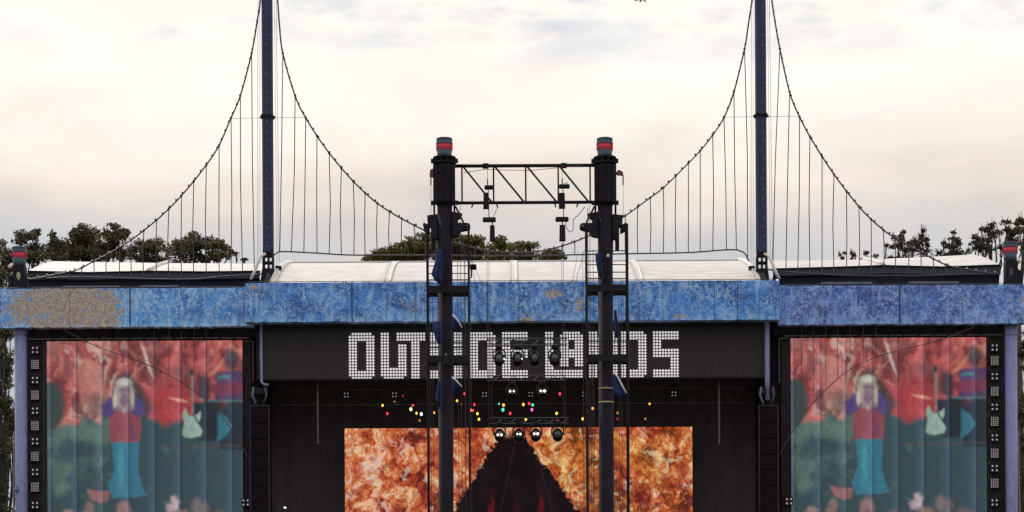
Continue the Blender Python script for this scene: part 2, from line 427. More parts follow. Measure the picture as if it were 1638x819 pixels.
def band_picture(X, Y):
    wx = fbm(X / 26, Y / 34, 4, 3) * 46; wy = fbm(X / 26 + 9, Y / 30, 4, 8) * 46
    f = fbm((X + wx) / 20, (Y + wy) / 30, 5, 21)
    C = lerp(srgb((128, 38, 42)) * np.ones(X.shape + (3,)), srgb((198, 68, 60)), sm(f, .30, .52))
    C = lerp(C, srgb((222, 128, 104)), sm(f, .54, .72) * .8)
    st = fbm((X + wx * 1.4) / 9, (Y + wy) / 34, 4, 33); C = lerp(C, srgb((206, 128, 112)), sm(fbm(X / 28, Y / 50, 3, 71), .36, .6) * (1 - sm(X, 190, 270)) * .65); C = lerp(C, srgb((225, 196, 172)), sm(st, .60, .78) * (1 - sm(X, 160, 320)) * .6)
    C = lerp(C, srgb((120, 60, 66)), sm(fbm((X + wx) / 12, (Y + wy) / 14, 4, 44), .58, .72) * .7)
    C = lerp(C, srgb((196, 26, 38)), ell(X, Y, 268, 648, 46, 34, .5) * .8)
    C = lerp(C, srgb((235, 150, 110)), pol(X, Y, [(268, 636), (290, 638), (303, 644), (285, 643)], 3))
    C = lerp(C, srgb((222, 190, 170)), pol(X, Y, [(224, 548), (232, 556), (246, 606), (238, 592)], 4) * .8)
    C = lerp(C, srgb((230, 150, 100)), pol(X, Y, [(330, 604), (352, 580), (372, 556), (366, 574), (345, 598)], 4) * .6)
    # lower half, dim teal stage
    X0_, Y0_ = X, Y
    X = X + (fbm(X / 6, Y / 6, 3, 301) - .5) * 3.4; Y = Y + (fbm(X / 6, Y / 6, 3, 333) - .5) * 3.4
    lo = fbm(X / 24, Y / 30, 4, 55)
    T = lerp(srgb((50, 80, 88)) * np.ones(X.shape + (3,)), srgb((88, 122, 110)), sm(lo + (130 - X) / 500 - (Y - 700) / 500, .35, .75))
    edge = 674 + 8 * np.sin(X / 13) + (fbm(X / 9, Y / 40, 3, 66) - .5) * 18
    edge = edge - 40 * sm(X, 158, 172) * (1 - sm(X, 222, 240)) - 30 * sm(X, 312, 330)
    C = lerp(C, T, sm(Y - edge, -6, 8))
    C = lerp(C, srgb((62, 78, 74)), ell(X, Y, 78, 648, 25, 40, .15))
    C = lerp(C, srgb((92, 78, 74)), ell(X, Y, 158, 648, 20, 18, .6) * .7)
    C = lerp(C, srgb((66, 62, 62)), pol(X, Y, [(178, 640), (184, 606), (200, 592), (222, 612), (246, 650), (236, 668), (190, 670)], 10) * .85)
    C = lerp(C, srgb((96, 66, 76)), ell(X, Y, 292, 596, 16, 12, .5) * .6)
    # drummer and keyboard player silhouettes
    C = lerp(C, srgb((30, 40, 50)), ell(X, Y, 326, 624, 11, 25, .4) * .9)
    C = lerp(C, srgb((34, 44, 56)), pol(X, Y, [(306, 645), (345, 640), (348, 706), (318, 706)], 5))
    C = lerp(C, srgb((38, 44, 52)), ell(X, Y, 371, 577, 13, 18, .4) * .85); C = lerp(C, srgb((92, 72, 84)), ell(X, Y, 372, 573, 7, 8, .5) * .6)
    C = lerp(C, srgb((70, 50, 104)), pol(X, Y, [(345, 596), (392, 592), (392, 642), (345, 642)], 5) * .9)
    C = lerp(C, srgb((142, 32, 66)), pol(X, Y, [(340, 616), (392, 612), (392, 630), (340, 632)], 4) * .8)
    C = lerp(C, srgb((34, 132, 140)), pol(X, Y, [(349, 602), (368, 601), (368, 605), (349, 606)], 2))
    C = lerp(C, srgb((32, 40, 54)), pol(X, Y, [(338, 643), (392, 643), (392, 720), (350, 720)], 5) * .8)
    C = lerp(C, srgb((60, 120, 134)), pol(X, Y, [(332, 640), (388, 640), (388, 643), (332, 644)], 2) * .8)
    C = lerp(C, srgb((12, 112, 134)), pol(X, Y, [(348, 658), (362, 668), (372, 684), (358, 700), (347, 710)], 3))
    C = lerp(C, srgb((96, 74, 80)), pol(X, Y, [(250, 714), (388, 712), (388, 715), (250, 717)], 2) * .6)
    C = lerp(C, srgb((160, 84, 70)), ell(X, Y, 322, 640, 5, 4, .4) * .8)
    # guitar standing in front of the player
    C = lerp(C, srgb((140, 124, 122)), pol(X, Y, [(305.5, 598), (309.5, 598), (310, 664), (306, 664)], 1.5))
    C = lerp(C, srgb((60, 60, 62)), pol(X, Y, [(303.5, 592), (309, 590), (310, 600), (305, 602)], 1.5))
    gt = [(296, 652), (301, 664), (308, 666), (314, 664), (320, 658), (321, 668), (318, 678), (323, 690), (320, 698), (308, 701), (296, 700), (291, 694), (294, 676), (292, 660)]
    C = lerp(C, srgb((150, 184, 168)), pol(X, Y, gt, 2)); C = lerp(C, srgb((64, 66, 72)), pol(X, Y, [(307, 660), (311, 662), (322, 684), (319, 684)], 1.5))
    C = lerp(C, srgb((120, 160, 160)), ell(X, Y, 306, 688, 6, 5, .5) * .6)
    # singer, arms folded up to the microphone
    C = lerp(C, srgb((154, 60, 76)), pol(X, Y, [(176, 648), (188, 640), (210, 640), (227, 650), (225, 684), (223, 709), (177, 708), (174, 680)], 3))
    C = lerp(C, srgb((80, 62, 134)), pol(X, Y, [(184, 634), (188, 650), (180, 664), (170, 668), (163, 660), (164, 648), (174, 636)], 6)); C = lerp(C, srgb((80, 62, 134)), pol(X, Y, [(211, 632), (222, 636), (231, 650), (231, 662), (222, 668), (208, 660), (206, 646)], 6))
    C = lerp(C, srgb((90, 60, 120)), pol(X, Y, [(209, 674), (215, 690), (216, 702), (208, 700)], 4) * .7)
    C = lerp(C, srgb((172, 158, 144)), pol(X, Y, [(183, 648), (181, 622), (188, 609), (199, 605), (209, 609), (216, 626), (212, 640), (214, 656), (206, 650), (198, 662), (190, 650)], 5) * .9)
    C = lerp(C, srgb((140, 104, 116)), ell(X, Y, 200, 625, 7, 8, .5)); C = lerp(C, srgb((92, 66, 110)), ell(X, Y, 200, 638, 6, 6, .6) * .8); C = lerp(C, srgb((150, 116, 124)), pol(X, Y, [(186, 656), (192, 640), (206, 638), (212, 656), (206, 660), (198, 650), (192, 660)], 5) * .7); C = lerp(C, srgb((186, 186, 172)), ell(X, Y, 198, 611, 12, 6, .5))
    C = lerp(C, srgb((84, 64, 84)), pol(X, Y, [(190, 622), (206, 622), (206, 625), (190, 625)], 2) * .7)
    C = lerp(C, srgb((130, 92, 112)), ell(X, Y, 198, 641, 7, 9, .3)); C = lerp(C, srgb((206, 190, 170)), ell(X, Y, 184, 640, 3.5, 13, .4)); C = lerp(C, srgb((190, 176, 160)), ell(X, Y, 212, 638, 3, 12, .4))
    C = lerp(C, srgb((8, 122, 148)), pol(X, Y, [(179, 707), (222, 707), (220, 748), (224, 772), (233, 792), (214, 796), (178, 796), (172, 776), (182, 752)], 2.5))
    C = lerp(C, srgb((6, 96, 124)), pol(X, Y, [(199, 712), (203, 712), (206, 780), (200, 790)], 5) * .6)
    C = lerp(C, srgb((30, 160, 176)), ell(X, Y, 192, 745, 5, 36, .6) * .5)
    C = lerp(C, srgb((166, 98, 96)), pol(X, Y, [(137, 782), (174, 786), (172, 800), (158, 804), (143, 797)], 3) * .85)
    # heads and hands of the crowd at the foot of the picture
    C = lerp(C, srgb((146, 108, 104)), ell(X, Y, 197, 818, 12, 17, .3)); C = lerp(C, srgb((104, 80, 80)), ell(X, Y, 197, 824, 5, 5, .6) * .7)
    for cx, cy, rx, ry, cc in ((278, 806, 6, 12, (206, 176, 184)), (272, 812, 6, 8, (196, 160, 172)), (314, 811, 9, 13, (128, 112, 110)), (327, 815, 7, 11, (120, 98, 98)),
                               (142, 814, 6, 12, (150, 110, 104)), (136, 822, 7, 7, (150, 108, 102)), (108, 822, 9, 8, (170, 128, 116)), (292, 824, 12, 8, (160, 116, 96)), (350, 830, 14, 12, (120, 92, 90)), (240, 832, 12, 10, (120, 92, 90))):
        C = lerp(C, srgb(cc), ell(X + 4 * (fbm(X / 4, Y / 4, 2, 7) - .5) * 2, Y, cx, cy, rx, ry, .5) * .85)
    C = lerp(C, srgb((90, 120, 124)), pol(X, Y, [(258, 802), (276, 804), (276, 807), (258, 805)], 2) * .8)
    C = lerp(C, srgb((44, 50, 58)), sm(Y, 838, 870) * .9)
    X, Y = X0_, Y0_
    gray_ = C.mean(-1, keepdims=True); C = C * .76 + gray_ * .24
    for _ in range(3):
        C[1:-1, 1:-1] = (C[1:-1, 1:-1] * 2 + C[:-2, 1:-1] + C[2:, 1:-1] + C[1:-1, :-2] + C[1:-1, 2:]) / 6
    C = C * (1 + .34 * (fbm(X / 5, Y / 4, 3, 95) - .5))[..., None]
    # hanging LED strips: each strip starts with a cool bright edge and falls off
    ph = ((X - 122) / 41.5) % 1
    C = C * (.80 + .26 * ph ** 1.5)[..., None] + np.array([.020, .034, .062]) * (np.clip((ph - .55) / .45, 0, 1) ** 2)[..., None]
    C = C * (1 - .35 * np.exp(-(ph * 22)))[..., None]
    C = C * (1 + .10 * (fbm(X / 1.7, Y / 1.2, 2, 91) - .5))[..., None]
    C = C * (1 - .10 * ((Y % 3.2) < 1.1))[..., None]
    return C * .93 + .006

def fire_picture(X, Y):
    wx = fbm(X / 22, Y / 22, 4, 103) * 26; wy = fbm(X / 22 + 31, Y / 22, 4, 108) * 26
    f = fbm((X + wx) / 15, (Y + wy) / 17, 6, 121, .68)
    f = f + .22 * (fbm(X / 3.0, Y / 3.4, 3, 127) - .5) + .28 * (fbm(X / 70, Y / 70, 3, 133) - .5)
    C = lerp(srgb((104, 34, 24)) * np.ones(X.shape + (3,)), srgb((184, 78, 44)), sm(f, .33, .46))
    C = lerp(C, srgb((214, 122, 72)), sm(f, .47, .59))
    C = lerp(C, srgb((238, 190, 146)), sm(f, .59, .72))
    g2 = fbm((X - wy) / 11, (Y + wx) / 13, 5, 171, .65)
    C = lerp(C, srgb((236, 214, 200)), sm(g2, .58, .72) * .5)
    C = lerp(C, srgb((150, 52, 38)), sm(g2, .44, .30) * .6)
    yel = sm(X, 830, 900) * sm(fbm(X / 40, Y / 40, 3, 140), .32, .6) * (1 - sm(X, 1010, 1100) * .4)
    C = lerp(C, C * np.array([.98, 1.22, .72]) + np.array([.01, .03, 0]), yel * .7)
    C = lerp(C, srgb((206, 190, 194)), ell(X, Y, 594, 752, 14, 17, .8) * sm(g2, .38, .6) * .7)
    C = lerp(C, srgb((84, 36, 30)), ell(X, Y, 660, 698, 16, 10, .5) * sm(f, .6, .4) * .8)
    C = lerp(C, srgb((92, 36, 34)), sm(fbm((X + wx) / 9, (Y + wy) / 12, 4, 177), .50, .62) * sm(Y + X * .06, 800, 870) * .65)
    # the dark mountain in the middle
    jag = (fbm(X / 5, Y / 5, 4, 201) - .5) * 16 + (np.floor(fbm(X / 16, Y / 13, 2, 204) * 7) / 7 - .5) * 9
    le = 797 - (Y - 700) * .62 + jag; le = np.where(Y < 712, np.maximum(le, 790 + jag * .4), le)
    re = 842 + (Y - 700) * .70 + jag
    inside = sm(X - le, -2, 3) * sm(re - X, -2, 3) * sm(Y, 688 , 704)
    K = lerp(srgb((17, 9, 12)) * np.ones(X.shape + (3,)), srgb((28, 14, 16)), sm(fbm(X / 18, Y / 18, 4, 222), .45, .7))
    for cx, am in ((786, .7), (866, .55), (826, .12)):
        K = lerp(K, srgb((120, 24, 26)), ell(X + (Y - 800) * .1, Y, cx, 812, 4.5, 22, .7) * am * sm(fbm(X / 4, Y / 9, 3, 9), .3, .6))
    C = lerp(C, K, inside)
    C = C * (1 - .10 * ((Y % 3.0) < 1.0))[..., None]
    return C * .92

def screen_mat(name):
    m = bpy.data.materials.new(name); m.use_nodes = True
    t = m.node_tree; b = t.nodes['Principled BSDF']
    b.inputs['Base Color'].default_value = (.010, .009, .012, 1); b.inputs['Roughness'].default_value = .8; b.inputs['Specular IOR Level'].default_value = .08
    a = t.nodes.new('ShaderNodeVertexColor'); a.layer_name = 'picture'
    t.links.new(a.outputs[0], b.inputs['Emission Color']); b.inputs['Emission Strength'].default_value = 1.0
    return m
M_screen = screen_mat('led_screen_picture')

def led_panel(root, px0, px1, py0, py1, Y, func, offx, offy, step=1.0, wave=0.0):
    """LED wall: a fine grid whose vertices carry the shown picture"""
    nx, ny = int((px1 - px0) / step) + 1, int((py1 - py0) / step) + 1
    gx = np.linspace(px0, px1, nx); gy = np.linspace(py0, py1, ny)
    X, Yy = np.meshgrid(gx, gy)
    C = func(X - offx, Yy - offy)
    xm, zm = P((px0 + px1) / 2, 640, Y), P((px0 + px1) / 2, py0, Y)
    k = sc_(Y); o = ORG[root.name]
    vx = xm.x + (X - (px0 + px1) / 2) * k - o.x
    vz = zm.z - (Yy - py0) * k - o.z
    vy = np.full(X.shape, Y - o.y) + (wave * np.abs(((X - offx - 126) / 42.0) % 1 - .5) if wave else 0)
    co_ = np.stack([vx, vy, vz], -1).reshape(-1, 3)
    idx = np.arange(nx * ny).reshape(ny, nx)
    q = np.stack([idx[:-1, :-1], idx[1:, :-1], idx[1:, 1:], idx[:-1, 1:]], -1).reshape(-1, 4)
    me = bpy.data.meshes.new('led_panel')
    me.vertices.add(len(co_)); me.vertices.foreach_set('co', co_.ravel())
    me.loops.add(q.size); me.loops.foreach_set('vertex_index', q.ravel())
    me.polygons.add(len(q)); me.polygons.foreach_set('loop_start', np.arange(0, q.size, 4)); me.polygons.foreach_set('loop_total', np.full(len(q), 4))
    me.update(calc_edges=True); me.validate()
    ca = me.color_attributes.new('picture', 'FLOAT_COLOR', 'POINT')
    rgba = np.ones((len(co_), 4)); rgba[:, :3] = np.clip(C.reshape(-1, 3), 0, 1)
    ca.data.foreach_set('color', rgba.ravel())
    me.materials.append(M_screen)
    ob = bpy.data.objects.new('led_panel', me); col.objects.link(ob); ob.parent = root
    return ob

# side screens -------------------------------------------------
def side_screen(px0, px1, py0, label, offx, offy, mirror):
    Y = .9
    base = P((px0 + px1) / 2, 1000, Y)
    t = thing('video_screen', label, 'screen', (base.x, Y, base.z), 'video screens on the stage wings')
    led_panel(t, px0, px1, py0, 1000, Y, band_picture, offx, offy, 1.0, .05)
    a = P(px0, 640, Y).x; c = P(px1, 640, Y).x; z1 = P((px0 + px1) / 2, py0, Y).z; z0 = P((px0 + px1) / 2, 1000, Y).z
    b = MB(); b.box(a - .02, c + .02, Y + .08, Y + .25, z0, z1 + .04); b.build('cabinet', M_dark, t)
    b = MB(); xm = a - .9
    b.box(a - (.3 if mirror else .9), c + (.9 if mirror else .3), Y - .06, Y - .01, z1 + .07, z1 + .13); b.build('top_rail', mat('dull_rail', (.10, .09, .10), .5, metal=.4), t)
    for i in range(13):
        x = a + (c - a) * (i + .5) / 13
        q = MB(); q.box(x - .04, x + .04, Y - .1, Y + .03, z1 - .02, z1 + .21); q.build('clamp', M_dark, t)
    return t
side_screen(75, 388, 545, 'left video screen showing a singer in turquoise flared trousers', 0, 0, False)
side_screen(1265, 1578, 540, 'right video screen showing the same singer in turquoise trousers', 1189.5, -5, True)

# fire screen ---------------------------------------------------
t = thing('fire_screen', 'large central screen showing orange flames round a dark mountain', 'screen', (P(829, 1000, 5).x, 5, P(829, 1000, 5).z))
led_panel(t, 551, 1107, 684, 1000, 5, fire_picture, 0, 0, 1.0)
a = P(551, 750, 5).x; c = P(1107, 750, 5).x
b = MB(); b.box(a - .03, c + .03, 5.02, 5.2, P(829, 1000, 5).z, P(829, 684, 5).z + .05); b.build('cabinet', M_dark, t)

# ------------------------------------------------------------------ fascia banners
def fascia(label, px0, px1, ptop, pbot, Y0, Y1, colors, rust, seams, seed, thr=.56):
    pm = (px0 + px1) / 2
    zt, zb = P(pm, ptop, Y0).z, P(pm, pbot, Y0).z
    x0, x1 = P(px0, 485, Y0).x, P(px1, 485, Y0).x
    cx, cz = (x0 + x1) / 2, (zt + zb) / 2
    t = thing('fascia_banner', label, 'banner', (cx, Y0, cz), 'blue painted fascia banners')
    k = sc_(Y0)
    rl = [((px - pm) * k, (cz * 0 + ((ptop + pbot) / 2 - py) * k), rx * k, rz * k, am) for (px, py, rx, rz, am) in rust]
    m = fascia_mat('weathered_blue_paint_' + str(int(seed)), *colors, rl, thr, seed)
    b = MB(); nseg = 90
    # gently uneven lower and upper hems
    top = []; bot = []
    rnd = random.Random(int(seed))
    for i in range(nseg + 1):
        x = x0 + (x1 - x0) * i / nseg
        top.append((x, zt + rnd.uniform(-.012, .012))); bot.append((x, zb + rnd.uniform(-.03, .02)))
    for i in range(nseg):
        (xa, za), (xb, zb2) = top[i], top[i + 1]; (_, zc), (_, zd) = bot[i], bot[i + 1]
        b.add([(xa, Y0, za), (xb, Y0, zb2), (xb, Y0, zd), (xa, Y0, zc), (xa, Y1, za), (xb, Y1, zb2), (xb, Y1, zd), (xa, Y1, zc)],
              [(0, 3, 2, 1), (4, 5, 6, 7), (0, 1, 5, 4), (3, 7, 6, 2)] + ([(0, 4, 7, 3)] if i == 0 else []) + ([(1, 2, 6, 5)] if i == nseg - 1 else []))
    b.build('painted_panel', m, t)
    for px, wd in seams:
        x = P(px, 485, Y0).x
        q = MB(); q.box(x - wd * k / 2, x + wd * k / 2, Y0 - .006, Y0 - .001, zb + .02, zt - .02); q.build('seam', mat('seam_dark', (.02, .035, .10), .7), t)
    q = MB(); q.tube([(x0 + .1, Y0 + .1, zt + .07), (x1 - .1, Y0 + .1, zt + .07)], .016, 6)
    for i in range(int((px1 - px0) / 27)):
        x = x0 + .3 + i * 27 * k
        if x < x1 - .1: q.tube([(x, Y0 + .1, zt - .02), (x, Y0 + .1, zt + .07)], .014, 5)
    q.build('top_rail', M_cable, t)
    return zt, zb, x0, x1
CB = ((.012, .085, .38), (.045, .27, .80), (.40, .65, .98))
zt_c, zb_c, xc0, xc1 = fascia('weathered blue fascia banner over the sign board, widest and topmost of the three', 392, 1247, 450.5, 513, -.7, -.1, CB,
    [(663, 489, 38, 24, -.02), (735, 480, 28, 26, -.02), (886, 472, 13, 8, .75), (926, 488, 10, 14, .4), (405, 458, 14, 5, .5), (1085, 508, 10, 5, .4), (845, 511, 14, 4, .5)],
    [(563, 2), (618, .5), (664, .9), (1060, .5), (1143, .8), (1180, .8), (780, .8), (830, .8)], 3)
fascia('weathered blue fascia banner on the left wing, half covered in brown rust', -40, 405, 461, 523, 0, .5, ((.020, .15, .54), (.070, .37, .90), (.50, .74, 1.0)),
    [(40, 494, 40, 34, .62), (110, 482, 74, 28, .98), (150, 500, 46, 32, .85), (90, 512, 60, 20, .7), (185, 490, 34, 34, .15), (20, 500, 14, 20, .2), (215, 500, 30, 30, -.35), (560, 505, 60, 14, -.5)], [(208, 2.2), (111, .5), (344, .4)], 11)
fascia('darker violet blue fascia banner on the right wing', 1245, 1690, 456, 518, 0, .5, ((.030, .050, .28), (.060, .18, .60), (.36, .55, .95)),
    [(1640, 490, 10, 28, .3)], [(1439, 2), (1540, .5), (1388, .4)], 23, .55)
for px, py, l_ in ((551, 453, 'small bright floodlight on the fascia top, nearer the left mast'), (591, 455, 'small bright floodlight on the fascia top, farther from the left mast'),
                   (1243, 448, 'small bright floodlight at the foot of the right mast')):
    p = P(px, py, -.5); t = thing('floodlight', l_, 'floodlight', p, 'floodlights along the fascia top')
    b = MB(); b.box(p.x - .1, p.x + .1, -.5, -.35, p.z - .12, p.z + .06); b.build('housing', M_dark, t)
    b = MB(); b.ball((p.x, -.53, p.z - .02), .06, .03, .06); b.build('lens', M_warm, t)

# ------------------------------------------------------------------ centre roof
def roof_grid(cols_px, prof, name, m, root, sag=.10, lift=0.0):
    """prof: list of (py, Y) going from the front eave to the back ridge; x lines are real straight lines in Y"""
    q = MB(); xs = [P(px, 450, prof[0][1]).x for px in cols_px]
    n = len(prof); v = []
    for j, (py, Y) in enumerate(prof):
        z = P(819, py, Y).z
        for i, x in enumerate(xs):
            v.append((x, Y, z + lift - sag * (cols_px[i] in SAGS) * math.sin(math.pi * j / (n - 1))))
    f = [(j * len(xs) + i, j * len(xs) + i + 1, (j + 1) * len(xs) + i + 1, (j + 1) * len(xs) + i) for j in range(n - 1) for i in range(len(xs) - 1)]
    q.add(v, f); return q.build(name, m, root, smooth=True)
ribs_px = [436, 619, 822, 1024, 1214]
prof = []
for j in range(9):
    u = j / 8; prof.append((455 - 36 * math.sin(u * math.pi / 2) ** .9 if u else 455, .3 + 8.2 * u ** 1.25))
colsx = []; SAGS = set()
for a_, c_ in zip(ribs_px[:-1], ribs_px[1:]):
    for k in range(8):
        colsx.append(a_ + (c_ - a_) * k / 8)
        if k: SAGS.add(colsx[-1])
colsx.append(ribs_px[-1])
t = thing('centre_roof', 'white barrel membrane roof over the middle of the stage, between the two masts', 'roof', (0, 4, zt_c - .2))
roof_grid(colsx, prof, 'membrane', M_white, t)
for px in ribs_px:
    x = P(px, 450, .3).x
    pts = [Vector((x, Y, P(819, py, Y).z + .05)) for py, Y in prof]
    if px in (436, 1214):
        q = MB(); q.tube(pts[:], .12, 10); q.build('end_pipe', M_pipe, t, True)
    else:
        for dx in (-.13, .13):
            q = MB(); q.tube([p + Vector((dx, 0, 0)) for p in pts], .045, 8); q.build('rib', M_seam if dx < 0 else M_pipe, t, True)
        q = MB()
        for p0, p1 in zip(pts[:-1], pts[1:]):
            q.quad(p0 + Vector((-.1, 0, .02)), p0 + Vector((.1, 0, .02)), p1 + Vector((.1, 0, .02)), p1 + Vector((-.1, 0, .02)))
        q.build('rib_strip', M_pipe, t)
zr = P(819, 419, 8.5).z
b = MB(); b.tube([(P(436, 450, .3).x, 8.5, zr + .03), (P(1214, 450, .3).x, 8.5, zr + .03)], .05, 6); b.build('ridge_pipe', M_seam, t)

# ------------------------------------------------------------------ wing roofs
def wing(side):
    if side < 0: e0, knee, e1 = 44, 237, 416; yt, yf, yb = 424, 435, 462; lab = 'white wing roof over the left video screen, above the rusty fascia'
    else: e0, knee, e1 = 1600, 1414, 1236; yt, yf, yb = 416, 427, 456; lab = 'white wing roof over the right video screen, above the violet blue fascia'
    t = thing('wing_roof', lab, 'roof', (P((e0 + e1) / 2, 440, 2.2).x, 3, P((e0 + e1) / 2, yb, 2).z), 'white wing roofs either side of the stage')
    Yf = 2.2; pm = (e0 + e1) / 2
    X = lambda px: P(px, 440, Yf).x
    # eave heights along the wing: highest at the knee and outer end
    eaves = [(e0, yf - 2), (e0 + (knee - e0) * .5, yf + .8), (knee, yf - (1 if side < 0 else 2.0)), (knee + (e1 - knee) * .5, yf + .6), (e1, yf + (0 if side < 0 else 2.5))]
    Z = lambda py, Y: P(pm, py, Y).z
    q = MB(); v = []
    rows = [(0, Yf), (.45, 4), (.8, 6), (1, 8)]
    tops = [yt - 7, yt - 5, yt - 3, yt - 2, yt - 1] if side < 0 else [yt - 8, yt - 4, yt - 1, yt + 0, yt + 0]
    fine = []
    for i in range(4):
        for k in range(6):
            u = k / 6; fine.append((eaves[i][0] + (eaves[i + 1][0] - eaves[i][0]) * u, eaves[i][1] + (eaves[i + 1][1] - eaves[i][1]) * u, tops[i] + (tops[i + 1] - tops[i]) * u))
    fine.append((eaves[4][0], eaves[4][1], tops[4]))
    for (u, Y) in rows:
        for (px, pe, pt) in fine:
            v.append((X(px), Y, Z(pe + (pt - pe) * u, Y)))
    n = len(fine); f = [(j * n + i, j * n + i + 1, (j + 1) * n + i + 1, (j + 1) * n + i) for j in range(3) for i in range(n - 1)]
    q.add(v, f); q.build('membrane', M_white, t, True)
    # dark front gable, hanging between the eave and the fascia, with a bellied lower skin
    q = MB(); v = []
    for (py_off, Y) in ((0, Yf + .02), (.33, Yf - .15), (.45, Yf + .15), (1, Yf + .3)):
        for (px, pe, pt) in fine:
            py = pe + (yb + 6 - pe) * py_off
            v.append((X(px), Y, Z(py, Y)))
    f = [(j * n + i, j * n + i + 1, (j + 1) * n + i + 1, (j + 1) * n + i) for j in range(3) for i in range(n - 1)]
    q.add(v, f); q.build('gable_mesh', M_gable, t)
    # knee rib
    q = MB(); q.tube([(X(knee), Y, Z(eaves[2][1] + (tops[2] - eaves[2][1]) * u, Y) + .06) for u, Y in rows], .09, 8); q.build('rib', M_pipe, t, True)
    q = MB(); q.tube([(X(px), Yf - .03, Z(pe, Yf)) for px, pe, _ in fine], .035, 6); q.build('eave_pipe', M_dark, t, True)
    for a_, c_ in ((.17, .41), (.50, .66)) if side < 0 else ((.20, .42), (.58, .80)):
        x0, x1 = X(e0 + (e1 - e0) * a_), X(e0 + (e1 - e0) * c_)
        q = MB(); q.box(min(x0, x1), max(x0, x1), 1.2, 1.3, Z(yb - 2.5, 1.2), Z(yb - 5.5, 1.2)); q.build('ledge', M_ledge, t)
wing(-1); wing(1)

# ------------------------------------------------------------------ corner pillars with lamp caps, roof columns
def cap_lathe(root, c, r, h, taper=.9):
    """ribbed barrel cap with a red band; c = centre of its foot"""
    z1, z2 = h * .40, h * .70
    q = MB(); q.lathe(c, [(r * taper, 0), (r * taper, z1 * .6), (r * .95, z1 * .9), (r * .96, z1)], 24); q.build('lower_drum', M_cap, root, True)
    q = MB(); q.lathe(c, [(r * .93, z1 + .001), (r * .97, z1 + .002), (r * 1.0, z2)], 24); bd = q.build('red_band', M_red, root, True)
    q = MB(); q.lathe(c, [(r * 1.06, z2 + .001), (r * 1.06, z2 + h * .06), (r * 1.0, h * .96), (r * 1.02, h * .965), (r * 1.02, h)], 24); q.build('upper_drum', M_cap, root, True)
    q = MB()
    for i in range(24):
        a_ = 2 * math.pi * i / 24; x, y = c[0] + r * 1.01 * math.cos(a_), c[1] + r * 1.01 * math.sin(a_)
        q.tube([(x, y, c[2] + z1), (x, y, c[2] + z2)], r * .035, 4)
    q.build('band_rib', M_dred, bd)
for px, pt, pm_, pb_, lab in ((31, 396, 425, 462, 'short dark corner pillar with red banded cap at the far left of the roof'),
                             (1616, 388, 417, 456, 'short dark corner pillar with red banded cap at the far right of the roof')):
    Y = 1.2; c = P(px, pm_, Y); zb = P(px, pb_ + 6, Y).z; k = sc_(Y)
    t = thing('corner_pillar', lab, 'pillar', (c.x, Y, zb), 'corner pillars of the stage roof')
    cap_lathe(t, (c.x, Y, c.z), 11.3 * k, P(px, pt, Y).z - c.z)
    s_ = -1 if px < 800 else 1
    q = MB(); q.box(c.x - 9 * k, c.x + 10 * k, Y - .3, Y + .3, zb, c.z - .01); q.build('shaft', M_dark, t, bevel=.04)
    q = MB(); q.box(c.x + s_ * 13 * k - .09, c.x + s_ * 13 * k + .09, Y - .25, Y + .2, zb, c.z - .5); q.build('outer_bracket', M_dark, t)
    q = MB(); q.ball((c.x - s_ * 1 * k, Y - .31, zb + .75), .10, .03, .20); q.build('plaque', M_gold if px < 800 else M_dim, t, True)
    q = MB(); q.tube([(c.x + s_ * .25, Y - .2, c.z + .02), (c.x + s_ * .45, Y - .25, c.z - .12)], .10, 8); q.build('lamp_arm', M_pipe, t, True)
for px, lab in ((31, 'tall lavender roof column left of the left video screen'), (1620, 'tall lavender roof column right of the right video screen')):
    p = P(px, 660, .25); t = thing('roof_column', lab, 'column', (p.x, .55, 0), 'lavender roof columns')
    s_ = -1 if px < 800 else 1
    zt = P(px, 519, .6).z
    q = MB(); q.lathe((p.x, .55, 0), [(.29, 0), (.29, zt)], 28); q.build('shaft', M_lav, t, True)
    q = MB(); q.lathe((p.x, .55, P(px, 537, .5).z), [(.30, 0), (.30, .04)], 28); q.build('collar', mat('dark_lavender_ring', (.10, .10, .2), .5), t)  # narrow darker lavender ring round the column near its top
    q = MB(); q.tube([(p.x + s_ * .34, .6, P(px, 690, .5).z), (p.x + s_ * .36, .6, P(px, 740, .5).z), (p.x + s_ * .5, .6, 0)], .04, 6); q.build('conduit', M_rope, t)
    if s_ < 0:
        c = P(26, 783, .2); q = MB(); q.ball((c.x, .22, c.z), .12, .08, .12); q.tube([(c.x, .2, c.z - .25), (c.x, .2, c.z + .2)], .03); q.build('clamp', mat('blue_clamp', (.10, .14, .28), .3), t)

